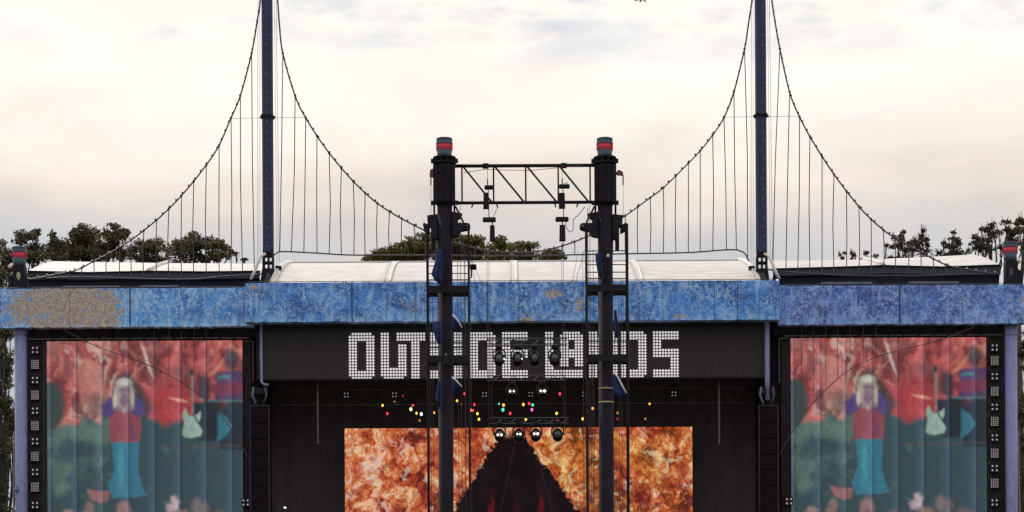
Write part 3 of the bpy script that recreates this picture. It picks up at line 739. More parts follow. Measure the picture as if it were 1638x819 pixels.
# black frames round the side screens
for s_, (ax, bx), hx, (cx_, dx_), lab in ((-1, (43, 75), (43, 412), (388, 402), 'black header and posts framing the left video screen'), (1, (1579, 1610), (1240, 1610), (1250, 1264), 'black header and posts framing the right video screen')):
    o_ = 0 if s_ < 0 else -5
    M_post = mat('black_post_cladding', (.034, .025, .030), .9, var=.3, nscale=3, spec=.1)
    t = thing('screen_frame', lab, 'frame', (P((ax + bx) / 2, 640, 1).x, 1.1, 0), 'black frames round the video screens')
    X = lambda px: P(px, 640, 1).x
    zt = P((hx[0] + hx[1]) / 2, 515 + o_, 1).z
    zs = P((hx[0] + hx[1]) / 2, 540 + o_, 1).z
    q = MB(); q.box(X(hx[0]), X(hx[1]), 1.0, 1.6, zs, zt); q.build('header', M_post, t)
    q = MB(); q.box(X(hx[0]) - .05, X(hx[1]) + .05, 1.62, 1.7, 2, zt + 1.2); q.build('back_panel', M_post, t)
    q = MB(); q.box(X(ax), X(bx), .98, 1.5, 2, zs - .003); q.build('lamp_post', M_post, t)
    q = MB(); q.box(X(cx_), X(dx_), 1.0, 1.5, 2, zs - .003); q.build('inner_post', M_post, t)
    q = MB()
    for px in (ax + 1.5, ax + 5, bx - 5, bx - 1.5): q.tube([(X(px), .96, 2), (X(px), .96, zs)], .015, 5)
    q.build('post_edge', M_dim, t)
    for i in range(12):
        x = X(hx[0] + 10 + i * (hx[1] - hx[0] - 20) / 11.); q = MB(); q.box(x - .03, x + .03, .94, .998, zs + .02, zt - .25); q.build('header_stay', M_dark, t)
    px_ = 406 if s_ < 0 else 1246
    q = MB(); z0, z1 = P(px_, 612, .8).z, P(px_, 546 + o_, .8).z
    q.tube([(X(px_), .8, z0), (X(px_), .8, z1), (X(px_) - s_ * -.0 - s_ * .0 + (-s_ * -1) * 0, .8, z1 + .001)], .03, 6)
    q.tube([(X(px_), .8, z1), (X(px_ + s_ * 14), .8, z1)], .025, 6)
    q.build('stay', mat('pale_dull_pipe', (.1, .08, .07)), t)

# ------------------------------------------------------------------ blinder lamps on the posts
def blinder4(px, py, Y, label, cat='lamp', group=None, r=1.7, sp=3.4):
    p = P(px, py, Y); k = sc_(Y)
    t = thing('blinder_lamp', label, cat, p, group)
    q = MB(); q.box(p.x - 6.6 * k, p.x + 6.6 * k, Y, Y + .12, p.z - 6.6 * k, p.z + 6.6 * k); q.build('housing', M_dark, t)
    for sx in (-1, 1):
        for sz in (-1, 1):
            q = MB(); q.ball((p.x + sx * sp * k, Y - .01, p.z + sz * sp * k), r * k, .03, r * k, 10, 4); q.build('lens', M_blind, t, True)
def grid16(px, py, Y, label, group):
    p = P(px, py, Y); k = sc_(Y)
    t = thing('grid_lamp', label, 'lamp', p, group)
    q = MB(); q.box(p.x - 7.2 * k, p.x + 7.2 * k, Y, Y + .12, p.z - 8 * k, p.z + 8 * k); q.build('housing', M_dark, t)
    q = MB()
    for i in range(4):
        for j in range(5):
            x, z = p.x + (i - 1.5) * 3.3 * k, p.z + (j - 2) * 3.0 * k
            q.box(x - 1.05 * k, x + 1.05 * k, Y - .02, Y - .002, z - 1.05 * k, z + 1.05 * k)
    q.build('led_grid', mat('grid_led', (.30, .25, .27), .5, var=.2, emit=(.9, .78, .84), es=.10), t)
ordn = ['topmost', 'second', 'third', 'fourth', 'fifth', 'sixth', 'seventh', 'eighth', 'ninth', 'tenth', 'lowest']
for side, px, ys in (('left', 56, [560, 583, 608, 632, 657, 681, 706, 730, 755, 779, 808]), ('right', 1591, [556, 577, 602, 626, 651, 674, 700, 725, 749, 773, 804])):
    n4 = n16 = 0
    for i, y in enumerate(ys):
        if i % 2 == 0:
            blinder4(px, y, .84, 'four lens blinder lamp on the post outside the %s video screen, %s of six' % (side, ['topmost', 'second', 'third', 'fourth', 'fifth', 'lowest'][n4]), group='blinder lamps on the screen posts'); n4 += 1
        else:
            grid16(px, y, .84, 'square grid lamp on the post outside the %s video screen, %s of five' % (side, ['topmost', 'second', 'third', 'fourth', 'lowest'][n16]), 'grid lamps on the screen posts'); n16 += 1
blinder4(393, 804, .9, 'four lens blinder lamp low on the inner side of the left video screen', group='blinder lamps on the screen posts')
blinder4(1262, 802, .9, 'four lens blinder lamp low on the inner side of the right video screen', group='blinder lamps on the screen posts')
for i, px in enumerate((554, 631, 775, 849, 935, 1078)):
    blinder4(px, 632 - i * .4, 2.9, 'dim four lens lamp on the stage truss, %s from the left' % ['first', 'second', 'third', 'fourth', 'fifth', 'last'][i], group='lamps on the stage truss', r=1.3, sp=2.6)

# ------------------------------------------------------------------ pipes and speaker towers beside the opening
for s_, px, lab in ((-1, 418, 'left'), (1, 1227, 'right')):
    o_ = 0 if s_ < 0 else -4
    x = P(px, 560, .2).x; zt = P(px, 516 + o_, .2).z; zb = P(px, 611 + o_, .2).z
    t = thing('support_pipe', 'short lavender support pipe at the %s end of the sign board' % lab, 'pipe', (x, .2, zb), 'lavender pipes at the sign ends')
    q = MB(); q.tube([(x, .2, zt), (x, .2, zb), (x - s_ * .12, .2, zb - .12), (x - s_ * .35, .2, zb - .15)] if s_ < 0 else [(x, .2, zt), (x, .2, zb), (x + .02, .2, zb - 1.0)], .07 if s_ < 0 else .12, 10); q.build('pipe', M_lav, t, True)
    c = P(416 if s_ < 0 else 1226, 630, .3)
    q = MB(); q.box(c.x - .38, c.x + .38, .1, .6, c.z - .05, c.z + .25); q.build('bracket', M_dark, t, bevel=.03)
    for dx in (-.28, .28):
        q = MB(); q.tube([(c.x + dx, .05, c.z + .3), (c.x + dx * 1.2, .05, c.z - .1), (c.x + dx * .6, .05, c.z - .55)], .06, 8); q.build('clamp', M_ledge if dx < 0 else M_dim, t, True)
    a_, b_ = (401, 431) if s_ < 0 else (1214, 1244)
    x0, x1 = P(a_, 730, 0).x, P(b_, 730, 0).x; zt = P(px, 651, 0).z
    t = thing('speaker_tower', 'tall black speaker tower at the %s edge of the stage opening' % lab, 'speaker', ((x0 + x1) / 2, .2, 2), 'speaker towers at the stage edges')
    nbox = 17; hb = (zt - 2) / nbox
    for i in range(nbox):
        q = MB(); z = 2 + i * hb
        q.add([(x0 + .04, -.1, z + .02), (x1 - .04, -.1, z + .02), (x1 - .04, -.1, z + hb - .02), (x0 + .04, -.1, z + hb - .02),
               (x0 + .04, .6, z + .06), (x1 - .04, .6, z + .06), (x1 - .04, .6, z + hb - .06), (x0 + .04, .6, z + hb - .06)],
              [(0, 1, 2, 3), (4, 7, 6, 5), (0, 4, 5, 1), (1, 5, 6, 2), (2, 6, 7, 3), (3, 7, 4, 0)])
        q.build('cabinet', M_grille, t)
    q = MB()
    for x in (x0, x1): q.box(x - .03, x + .03, -.14, -.105, 2, zt + .02)
    q.box(x0 - .03, x1 + .03, -.14, -.105, zt + .02, zt + .08); q.build('frame', mat('violet_grey_frame', (.024, .02, .034), .8), t)

# ------------------------------------------------------------------ coloured lamps
COL = {'amber': (1, .50, .05), 'orange': (1, .32, .06), 'red': (1, .03, .06), 'green': (.05, .9, .40), 'pink': (1, .08, .45), 'yellow': (1, .75, .06), 'lime': (.75, 1, .35), 'white': (.8, .85, 1), 'dim orange': (.5, .17, .04), 'dim red': (.35, .01, .05)}
raw = [(207, 398, 'amber', 1), (229, 436, 'red', 1), (300, 353, 'dim red', .8), (262, 381, 'dim orange', .6), (346, 398, 'red', .9), (337, 416, 'lime', 1.5), (363, 434, 'amber', .9), (377, 468, 'dim orange', .9),
       (385, 438, 'white', 1.4), (444, 432, 'orange', .8), (549, 377, 'amber', .9), (569, 392, 'dim orange', .5), (584, 345, 'red', 1.1), (606, 391, 'red', 1.1), (629, 395, 'red', 1), (612, 420, 'orange', 1.1), (622, 421, 'red', .9),
       (643, 436, 'yellow', 1), (650, 462, 'amber', 1.1), (742, 391, 'green', .5), (763, 397, 'orange', 1.3), (760, 418, 'green', 1.4), (793, 435, 'red', 1.2), (854, 394, 'amber', 1.2), (881, 390, 'red', 1.1),
       (897, 396, 'green', 1), (893, 418, 'pink', 1.3), (865, 462, 'amber', 1.1), (1022, 345, 'red', 1.2), (1007, 435, 'yellow', 1.1), (1010, 465, 'dim red', 1), (1127, 460, 'amber', 1.2), (1149, 390, 'dim red', .9),
       (1173, 412, 'orange', 1.2), (1287, 433, 'dim orange', 1), (1287, 460, 'dim red', 1), (1434, 391, 'orange', .8), (1415, 460, 'dim orange', .9)]
words = ['first', 'second', 'third', 'fourth', 'fifth', 'sixth', 'seventh', 'eighth', 'ninth', 'tenth', 'eleventh']
cnt = {}
tot = {}
for r_ in raw: tot[r_[2]] = tot.get(r_[2], 0) + 1
for (u, v, cname, sz) in sorted(raw):
    px, py = 540 + u / 2.874, 510 + v / 2.874; Y = 2.2
    i = cnt.get(cname, 0); cnt[cname] = i + 1
    lab = ('%s stage lamp above the fire screen, %s of its colour from the left' % (cname, words[i])) if tot[cname] > 1 else ('the only %s stage lamp in the dark above the fire screen' % cname)
    p = P(px, py, Y)
    t = thing('stage_lamp', lab, 'lamp', p, 'coloured lamps above the fire screen')
    q = MB(); q.lathe((p.x, p.y + .02, p.z), [(.045, .02), (.06, .06), (.05, .13), (.02, .2)], 8); q.tube([(p.x, p.y + .02, p.z + .18), (p.x, p.y + .02, p.z + .6)], .008, 4); q.build('housing', M_dark, t)
    rr = .055 * sz ** .6
    dim = cname.startswith('dim')
    q = MB(); q.ball((p.x, p.y - .02, p.z), rr * .95, rr, rr * 1.25, 10, 6)
    q.build('lens', mat('lens_' + cname.replace(' ', '_'), COL[cname], .3, var=.02, emit=COL[cname], es=1.0 if dim else 2.2), t, True)

p = P(456, 812, 1.5); t = thing('work_light', 'single small white work light in the dark left of the fire screen', 'lamp', p)
q = MB(); q.box(p.x - .1, p.x + .1, 1.5, 1.65, p.z - .06, p.z + .14); q.build('housing', M_dark, t)
q = MB(); q.ball((p.x, 1.47, p.z), .07, .03, .05); q.build('lens', M_warm, t, True)

# ------------------------------------------------------------------ masts and suspension cables
YM = 1.5
def interp(pts, n=1.0):
    """Catmull-Rom through pixel points, resampled about every n pixels"""
    out_ = []
    P_ = [pts[0]] + list(pts) + [pts[-1]]
    for i in range(1, len(P_) - 2):
        p0, p1, p2, p3 = [np.array(q, float) for q in P_[i - 1:i + 3]]
        m = max(2, int(np.hypot(*(p2 - p1)) / 6))
        for k in range(m):
            t_ = k / m
            out_.append(.5 * ((2 * p1) + (-p0 + p2) * t_ + (2 * p0 - 5 * p1 + 4 * p2 - p3) * t_ ** 2 + (-p0 + 3 * p1 - 3 * p2 + p3) * t_ ** 3))
    out_.append(np.array(pts[-1], float)); return out_
def yat(curve, x):
    for a_, b_ in zip(curve[:-1], curve[1:]):
        if min(a_[0], b_[0]) <= x <= max(a_[0], b_[0]) and a_[0] != b_[0]:
            return a_[1] + (b_[1] - a_[1]) * (x - a_[0]) / (b_[0] - a_[0])
    return None
def suspension(label, cable, deck, hangers, spacing=15.2, Yc=YM):
    cv = interp(cable); dk = interp(deck)
    mid = P(cable[len(cable) // 2][0], 440, Yc)
    t = thing('suspension_cable', label, 'cable', (mid.x, Yc, mid.z), 'bridge shaped suspension cables on the roof')
    q = MB(); q.tube([P(x, y, Yc) for x, y in cv], .038, 6); q.build('main_cable', M_cable, t)
    q = MB(); q.tube([P(x, y, Yc) for x, y in dk], .036, 6); q.build('deck_cable', M_cable, t)
    for hx in hangers:
        xt, xb = (hx if isinstance(hx, tuple) else (hx, hx))
        yt, yb = yat(cv, xt), yat(dk, xb)
        if yt is None or yb is None or yt > yb - 1.5: continue
        a_, b_ = P(xt, yt, Yc), P(xb, yb, Yc)
        jitter = random.uniform(-.06, .06)
        q = MB(); q.tube([a_, (a_ + b_) / 2 + Vector((jitter, 0, 0)), b_], .024, 5); q.build('hanger', M_cable, t)
        q = MB(); q.ball(a_, .065, .06, .08, 6, 4); q.build('clamp', M_cable, t)
    # bulbs along the main cable; the upper ones coloured dark as backlit silhouettes
    acc = 0; last = cv[0]; nb = 0
    for pnt in cv[1:]:
        d_ = np.hypot(*(pnt - last))
        while acc + d_ >= spacing and nb < 98:
            f = (spacing - acc) / d_; c = last + (pnt - last) * f
            pp = P(c[0], c[1], Yc); q = MB(); q.ball((pp.x, pp.y - .02, pp.z + .07), .045, .045, .06, 6, 4); q.build('bulb', M_bulb if c[1] > 375 else M_cable, t); nb += 1
            d_ -= (spacing - acc); last = c; acc = 0
        acc += d_; last = pnt
    return t
TOP = -130
suspension('sagging light cable sweeping from the left mast out to the left corner',
    [(424, TOP), (420, -60), (416.5, 0), (411, 36), (402.5, 85), (384.4, 153), (368, 192), (348, 237), (320, 277), (297, 305), (274, 330), (248, 354), (209.5, 384), (172, 407), (146, 420), (122, 432), (94, 438), (64, 444), (44, 447)],
    [(44, 447.5), (111, 443), (170, 444), (230, 446), (310, 446.5), (360, 442), (418, 438)],
    [112, 131, 150, 171, 191, 210, 230, 250, 270, 290, 310, 330, 350.5, 369.5, (384.4, 388), (402.5, 407)])
suspension('long sagging light cable hung between the two masts, behind the truss towers',
    [(433, TOP), (438, -60), (444, 0), (447, 40), (452.3, 85), (472, 153), (490, 190), (520, 236), (555, 279), (590, 314), (625.5, 340), (680, 369), (725, 387), (771, 399), (815, 404), (862, 402), (900, 393), (933, 381), (970, 363), (1003, 343), (1032, 322),
     (1060, 301), (1092, 270), (1120, 241), (1142, 213), (1158, 188), (1174, 147), (1191, 78), (1197, 40), (1203, 0), (1210, -60), (1214, TOP)],
    [(437, 414), (445, 403), (500, 404.5), (565, 408), (680, 408), (819, 409), (1000, 406), (1100, 404), (1180, 400), (1198, 418)],
    [(452.3, 447.5), (472, 466), (489, 486), 507, 526.5, 546, (565, 566), 584, 603.5, 623, 642.5, 662.5, 681, 701, 720, 740, 760, 860, 880, 900, 919, 938, 958, 980, 1000, 1020, 1040, 1061, 1081, 1101, 1120, 1140, (1158, 1162), (1174, 1178), (1191, 1196)])
suspension('sagging light cable sweeping from the right mast out to the right corner',
    [(1221, TOP), (1226, -60), (1234.5, 0), (1240, 36), (1247.5, 78), (1263, 147), (1279, 187), (1300, 226), (1328, 270), (1355, 307), (1382.6, 340), (1412, 367), (1431, 380), (1455, 394), (1489, 412), (1517, 425), (1549, 432), (1576, 436), (1600, 438)],
    [(1228, 431), (1270, 436), (1340, 440), (1400, 441), (1470, 441), (1540, 439), (1600, 438.5)],
    [(1247.5, 1236), (1263, 1257), (1279, 1276), 1295.5, 1315, 1334, 1354, 1374, 1393.5, 1413, 1433, 1453, 1473, 1493, 1513, 1532, 1551])

def mast(pxb, pxt, lab, s_):
    base = P(pxb, 452, YM); topp = P(pxt, TOP - 10, YM)
    x = (base.x + P(pxt, 100, YM).x) / 2
    t = thing('bridge_mast', lab, 'mast', (x, YM, base.z - .6), 'navy masts rising from the roof')
    h = topp.z
    z0 = P(pxb, 404, YM).z; r = .265
    a_ = R(20 * s_)
    q = MB(); ring = []
    pts = []
    for k in range(8):                                  # square shaft with cut corners, turned a little
        ang = a_ + math.pi / 8 + k * math.pi / 4; rr = r * (1.0 if k % 2 else 1.0)
        pts.append((x + rr * 1.03 * math.cos(ang), YM + rr * 1.03 * math.sin(ang)))
    v = [(px_, py_, z0) for px_, py_ in pts] + [(px_, py_, h) for px_, py_ in pts]
    q.add(v, [(k, (k + 1) % 8, (k + 1) % 8 + 8, k + 8) for k in range(8)] + [tuple(range(7, -1, -1)), tuple(range(8, 16))]); q.build('shaft', M_navy, t)
    q = MB(); q.box(x - .33, x + .33, YM - .33, YM + .33, h, h + .25); q.build('saddle', M_dark, t)
    zc = P(pxb, 187.5 if s_ < 0 else 185.5, YM).z; k_ = sc_(YM)
    q = MB(); q.box(x - 9.5 * k_, x + 9.5 * k_, YM - .32, YM + .32, zc - .05, zc + .07)
    for s2 in (-1, 1): q.tube([(x + s2 * 9.5 * k_, YM, zc), (x + s2 * 12.5 * k_, YM, zc)], .10, 8, .03)
    q.build('collar', M_dark, t)
    q = MB(); q.tube([(x - 61 * k_, YM, zc - .05), (x + 61 * k_, YM, zc - .02)], .010, 4); q.build('stay_wire', M_rope, t)
    for dx, r_ in ((-17, .010), (-13.5, .008), (14, .008), (17.5, .010)):
        q = MB(); q.tube([(x + dx * k_ * .8, YM, h - .5), (x + dx * k_, YM, z0 - .5)], r_, 4); q.build('guy_wire', M_rope, t)
    for i in range(30):                                 # row of little bulbs down the front
        z = P(pxb, 396 - i * 15.3, YM).z
        q = MB(); q.ball((x + .04 * s_ + .02, YM - .27, z), .030, .03, .030, 6, 4); q.build('bulb', mat('pink_bulb', (.42, .30, .36), .3, var=.1), t)
    # pierced foot plate and legs
    zb = base.z - .4
    pl = [(x - .22, z0 + .1), (x + .22, z0 + .1), (x + .30, z0 - .8), (x + .42, zb), (x - .42, zb), (x - .30, z0 - .8)]
    holes = [(-.10, -.35), (.11, -.33), (-.08, -.62)]
    q = MB()                                            # plate built from strips round the holes
    q.plate([(x - .24, z0 + .12), (x + .24, z0 + .12), (x + .25, z0 - .22), (x - .25, z0 - .22)], YM - .2, YM + .2)
    q.box(x - .27, x - .17, YM - .2, YM + .2, z0 - .80, z0 - .222); q.box(x + .19, x + .27, YM - .2, YM + .2, z0 - .80, z0 - .222); q.box(x - .02, x + .05, YM - .2, YM + .2, z0 - .80, z0 - .222)
    q.box(x - .168, x - .022, YM - .18, YM + .18, z0 - .56, z0 - .46); q.box(x + .052, x + .188, YM - .18, YM + .18, z0 - .56, z0 - .46)
    q.plate([(x - .28, z0 - .802), (x + .28, z0 - .802), (x + .42, zb), (x - .42, zb)], YM - .2, YM + .2)
    q.build('foot_plate', M_dark, t)
    q = MB(); q.plate([(x + s_ * -.02 - .08, z0 - 1.05), (x - s_ * -.02 + .1, z0 - 1.05), (x + .34, zb - .1), (x - .3, zb - .1)], YM - .26, YM - .205); q.build('gusset', M_dim, t)
    # bowed pipe on the outside and straight one on the inside
    q = MB(); q.tube([(x + s_ * .12, YM - .2, z0 - .10), (x + s_ * .33, YM - .35, z0 - .25), (x + s_ * .48, YM - .45, z0 - .65), (x + s_ * .60, YM - .5, z0 - 1.0), (x + s_ * .80, YM - .5, z0 - 1.40)], .075, 10); q.build('bowed_pipe', M_pipe, t, True)
    q = MB(); q.tube([(x - s_ * .46, YM - .5, z0 - .82), (x - s_ * .10, YM - .75, z0 - 1.62)], .10, 10) if False else q.tube([(x - s_ * .50, YM - .3, z0 - .85), (x - s_ * .16, YM - .6, z0 - 1.62)], .10, 10); q.build('strut_pipe', M_pipe, t, True)
    q = MB(); q.box(x - s_ * .52 - .14, x - s_ * .52 + .14, YM - .4, YM - .1, z0 - .9, z0 - .72); q.build('strut_head', M_dark, t)
mast(428, 429, 'tall navy mast with bulbs rising left of the centre roof', -1)
mast(1217.5, 1217.5, 'tall navy mast with bulbs rising right of the centre roof', 1)

# cable with droppers hanging in front of each side screen
def drop_cable(label, pts, drops, Yc=.2):
    cv = interp(pts); t = thing('drop_cable', label, 'cable', P(pts[0][0], pts[0][1], Yc), 'thin cables in front of the video screens')
    q = MB(); q.tube([P(x, y, Yc) for x, y in cv], .022, 5); q.build('cable', mat('maroon_cable', (.09, .05, .07), .6), t)
    for dx, y0 in drops:
        y1 = yat(cv, dx)
        if y1: q = MB(); q.tube([P(dx, y0, Yc), P(dx, y1, Yc)], .013, 4); q.build('dropper', mat('maroon_cable', (.09, .05, .07), .6), t)
drop_cable('thin dark cable slanting across the right video screen to its lower left', [(1560, 522), (1500, 545), (1440, 560), (1400, 572), (1361, 590), (1322, 622), (1290, 658), (1262, 700), (1248, 727)], [(1282, 518), (1301, 518), (1321, 518), (1340, 518), (1360, 518), (1381, 518), (1401, 518)])
drop_cable('thin dark cable slanting across the left video screen to its lower right', [(96, 524), (150, 552), (205, 572), (246, 588), (290, 612), (335, 645), (365, 680), (386, 712), (399, 736)], [(246, 525), (270, 525), (290, 525), (311, 525), (330, 525)])

# ------------------------------------------------------------------ foreground truss towers
YT = -35.0
kT = sc_(YT)
def tower(px, pyc, mirror, label, rails, refy):
    """px axis of the column; mirror=-1 when the outer side is on the left"""
    ax = P(px, 450, YT).x
    X = lambda d_: ax + d_ * kT * -mirror            # d_ > 0 towards the other tower
    Xa = lambda pxx: P(pxx, 450, YT).x
    Z = lambda py: P(px, py, YT).z
    t = thing('truss_tower', label, 'tower', (ax, YT, 0), 'dark truss towers in front of the stage')
    q = MB(); q.lathe((ax, YT, 0), [(.30, 0), (.30, .4), (.232, .5), (.232, Z(320))], 28); q.build('column', M_tower, t, True)
    q = MB(); q.lathe((ax, YT, Z(328)), [(.27, 0), (.325, .06), (.325, Z(264) - Z(328) - .05), (.30, Z(264) - Z(328))], 12); q.build('sleeve', M_tower, t)
    q = MB()
    for i in range(12):
        a_ = 2 * math.pi * (i + .5) / 12; q.tube([(ax + .32 * math.cos(a_), YT + .32 * math.sin(a_), Z(326)), (ax + .32 * math.cos(a_), YT + .32 * math.sin(a_), Z(266))], .02, 4)
    q.build('sleeve_rib', M_dark, t)
    for py in (262.5, 254.5):
        q = MB(); q.lathe((ax, YT, Z(py)), [(.36, 0), (.36, .05)], 16); q.build('flange', M_dark, t)
    q = MB()
    for i in range(10):
        a_ = 2 * math.pi * i / 10; q.tube([(ax + .32 * math.cos(a_), YT + .32 * math.sin(a_), Z(262)), (ax + .32 * math.cos(a_), YT + .32 * math.sin(a_), Z(254))], .03, 5)
    q.build('bolt_ring', M_dark, t)
    cap_lathe(t, (ax, YT, Z(253.5)), .245, Z(222) - Z(253.5), .93)
    # stubs at the sleeve corners
    q = MB()
    for d_ in (-19, 19):
        for py in (258, 325): q.box(X(d_) - .05, X(d_) + .05, YT - .1, YT + .1, Z(py) - .04, Z(py) + .06)
    q.build('lug', M_dark, t)
    q = MB(); q.tube([(X(-17), YT + .15, Z(325)), (X(-17), YT + .15, Z(350))], .03); q.tube([(X(-17.5), YT + .1, Z(262)), (X(-17.5), YT + .1, Z(350))], .02); q.tube([(X(15), YT + .15, Z(325)), (X(16), YT + .15, Z(360))], .03); q.build('drop_stay', M_dark, t)
    # sheave housings below the sleeve
    q = MB(); q.plate([(X(-28), Z(346)), (X(-12), Z(344)), (X(-12), Z(383)), (X(-20), Z(384)), (X(-22), Z(364)), (X(-27), Z(362))], YT - .15, YT + .15); q.build('outer_sheave', M_dark, t)
    q = MB(); q.plate([(X(-35), Z(359)), (X(-33), Z(357)), (X(-24), Z(362)), (X(-24), Z(374)), (X(-33), Z(370))], YT - .1, YT + .1); q.build('outer_arm', M_dark, t)
    q = MB(); q.plate([(X(12), Z(340)), (X(28), Z(343)), (X(24), Z(349)), (X(20), Z(352)), (X(22), Z(358)), (X(36), Z(358)), (X(39), Z(362)), (X(37), Z(368)), (X(26), Z(370)), (X(22), Z(378)), (X(12), Z(380))], YT - .15, YT + .15); q.build('inner_sheave', M_dark, t)
    q = MB(); q.tube([(X(36.5), YT - .18, Z(363)), (X(36.5), YT + .18, Z(363))], .085, 14); w_ = q.build('pulley', M_dark, t)
    q = MB(); q.tube([(X(36.5), YT - .19, Z(363)), (X(36.5), YT - .185, Z(363))], .035, 10); q.build('axle', M_rope, w_)
    q = MB(); q.tube([(X(17), YT, Z(330)), (X(30), YT, Z(356))], .03, 6); q.build('knee_brace', M_dark, t)
    q = MB(); q.tube([(X(-19), YT, Z(362)), (X(-19), YT, Z(400))], .065, 10); q.build('counterweight', M_dark, t)
    # red shackle box on the outside with its chain
    q = MB(); q.plate([(X(-18), Z(270)), (X(-23), Z(272)), (X(-24), Z(282)), (X(-18), Z(284))] if mirror < 0 else [(X(-18), Z(276)), (X(-22), Z(272)), (X(-29), Z(276)), (X(-29), Z(281)), (X(-19), Z(280))], YT - .06, YT + .06); q.build('shackle', M_dred, t)
    q = MB(); dd = -22 if mirror < 0 else -29; q.tube([(X(dd), YT, Z(280)), (X(dd), YT, Z(296))], .022, 5); q.tube([(X(dd), YT, Z(296)), (X(dd), YT, Z(345))], .006, 4); q.build('chain', M_cable, t)
    # climbing rails and cross beams
    x0, x1 = Xa(rails[0]), Xa(rails[1])
    for x in (x0, x1):
        for yy in (YT - .35, YT + .35):
            q = MB(); q.tube([(x, yy, Z(362)), (x, yy, Z(refy[1]) - .05 if False else 0.0)], .028, 6); q.build('rail', M_dark, t)
    for py in refy:
        q = MB()
        for yy in (YT - .36, YT + .32): q.box(x0 - .02, x1 + .02, yy, yy + .05, Z(py + 5.5), Z(py - 5.5))
        for x in (x0, x1): q.box(x - .025, x + .025, YT - .308, YT + .318, Z(py + 5), Z(py - 5))
        q.build('cross_beam', M_dark, t)
    for py in (refy[0] - 59, refy[0] - 37, refy[0] - 25, refy[0] - 15, refy[1] - 26, refy[1] - 18):
        q = MB(); q.tube([(x0, YT - .35, Z(py)), (x1, YT - .35, Z(py))], .016, 5); q.build('guard_rail', M_dark, t)
    q = MB()
    for dd, top_ in ((20, 400), (25, 330), (31, 395), (-20, 470), (-24, 450)):
        q.tube([(X(dd), YT - .2, Z(top_)), (X(dd) + .03, YT - .2, 0)], .008, 4)
    q.build('power_cable', M_cable, t)
    if mirror > 0:
        for py in (623, 645):
            q = MB(); q.lathe((ax, YT, Z(py)), [(.245, 0), (.245, .045)], 28); q.build('strap', M_gold, t)
        q = MB(); q.ball((Xa(972), YT - .3, Z(412)), .045, .03, .06); q.build('lamp', M_lightpole, t)
    else:
        q = MB(); c = (Xa(709), YT - .28, Z(578)); q.ball(c, .07, .05, .1); q.box(c[0] - .03, c[0] + .22, YT - .3, YT - .24, c[2] - .1, c[2] - .05); q.tube([(c[0], YT - .3, c[2] - .12), (c[0] + .1, YT - .3, c[2] + .2)], .02); q.build('bracket_lamp', mat('grey_bracket', (.30, .28, .30), .35), t)
    return t
tower(712, 0, -1, 'left truss tower, a dark round column with a red banded cap', (684, 750), (466, 577))
tower(968.5, 0, 1, 'right truss tower, dark round column with two gold straps low down', (938, 1003), (464, 575))

# truss bridging the towers
Zt = lambda py: P(840, py, YT).z
Xt = lambda px: P(px, 300, YT).x
t = thing('header_truss', 'dark open truss bridging the two truss towers near their tops', 'truss', (Xt(841), YT, Zt(324)))
for py, r_, a_, b_ in ((265, .055, 728, 957), (324, .052, 727, 957)):
    q = MB(); q.tube([(Xt(a_), YT, Zt(py)), (Xt(b_), YT, Zt(py))], r_, 8); q.build('chord', M_dark, t, True)
posts = (739, 789.5, 841, 893, 944)
for px in posts:
    q = MB(); q.tube([(Xt(px), YT, Zt(266)), (Xt(px), YT, Zt(323))], .026, 6); q.build('post', M_dark, t)
for a_, b_ in zip(posts[:-1], posts[1:]):
    q = MB(); q.tube([(Xt(a_ + 2), YT, Zt(266)), (Xt(b_ - 3), YT, Zt(323))], .03, 6); q.build('diagonal', M_dark, t)
for px, d_ in ((757, -3), (794, 2), (887, 2), (925, -3)):
    q = MB(); q.tube([(Xt(px), YT, Zt(325)), (Xt(px + d_), YT, Zt(332))], .022, 6); q.build('hook', M_dark, t)
for px in (777, 902):
    q = MB(); q.box(Xt(px - 5), Xt(px + 5), YT - .09, YT + .09, Zt(269), Zt(261.5)); q.build('beam_clamp', M_dark, t, bevel=.03)
q = MB(); q.tube([(Xt(742), YT - .1, Zt(277)), (Xt(775), YT - .1, Zt(272)), (Xt(800), YT - .1, Zt(273)), (Xt(850), YT - .1, Zt(274)), (Xt(900), YT - .1, Zt(269)), (Xt(930), YT - .1, Zt(267))], .009, 4); q.build('power_cable', M_dred, t)

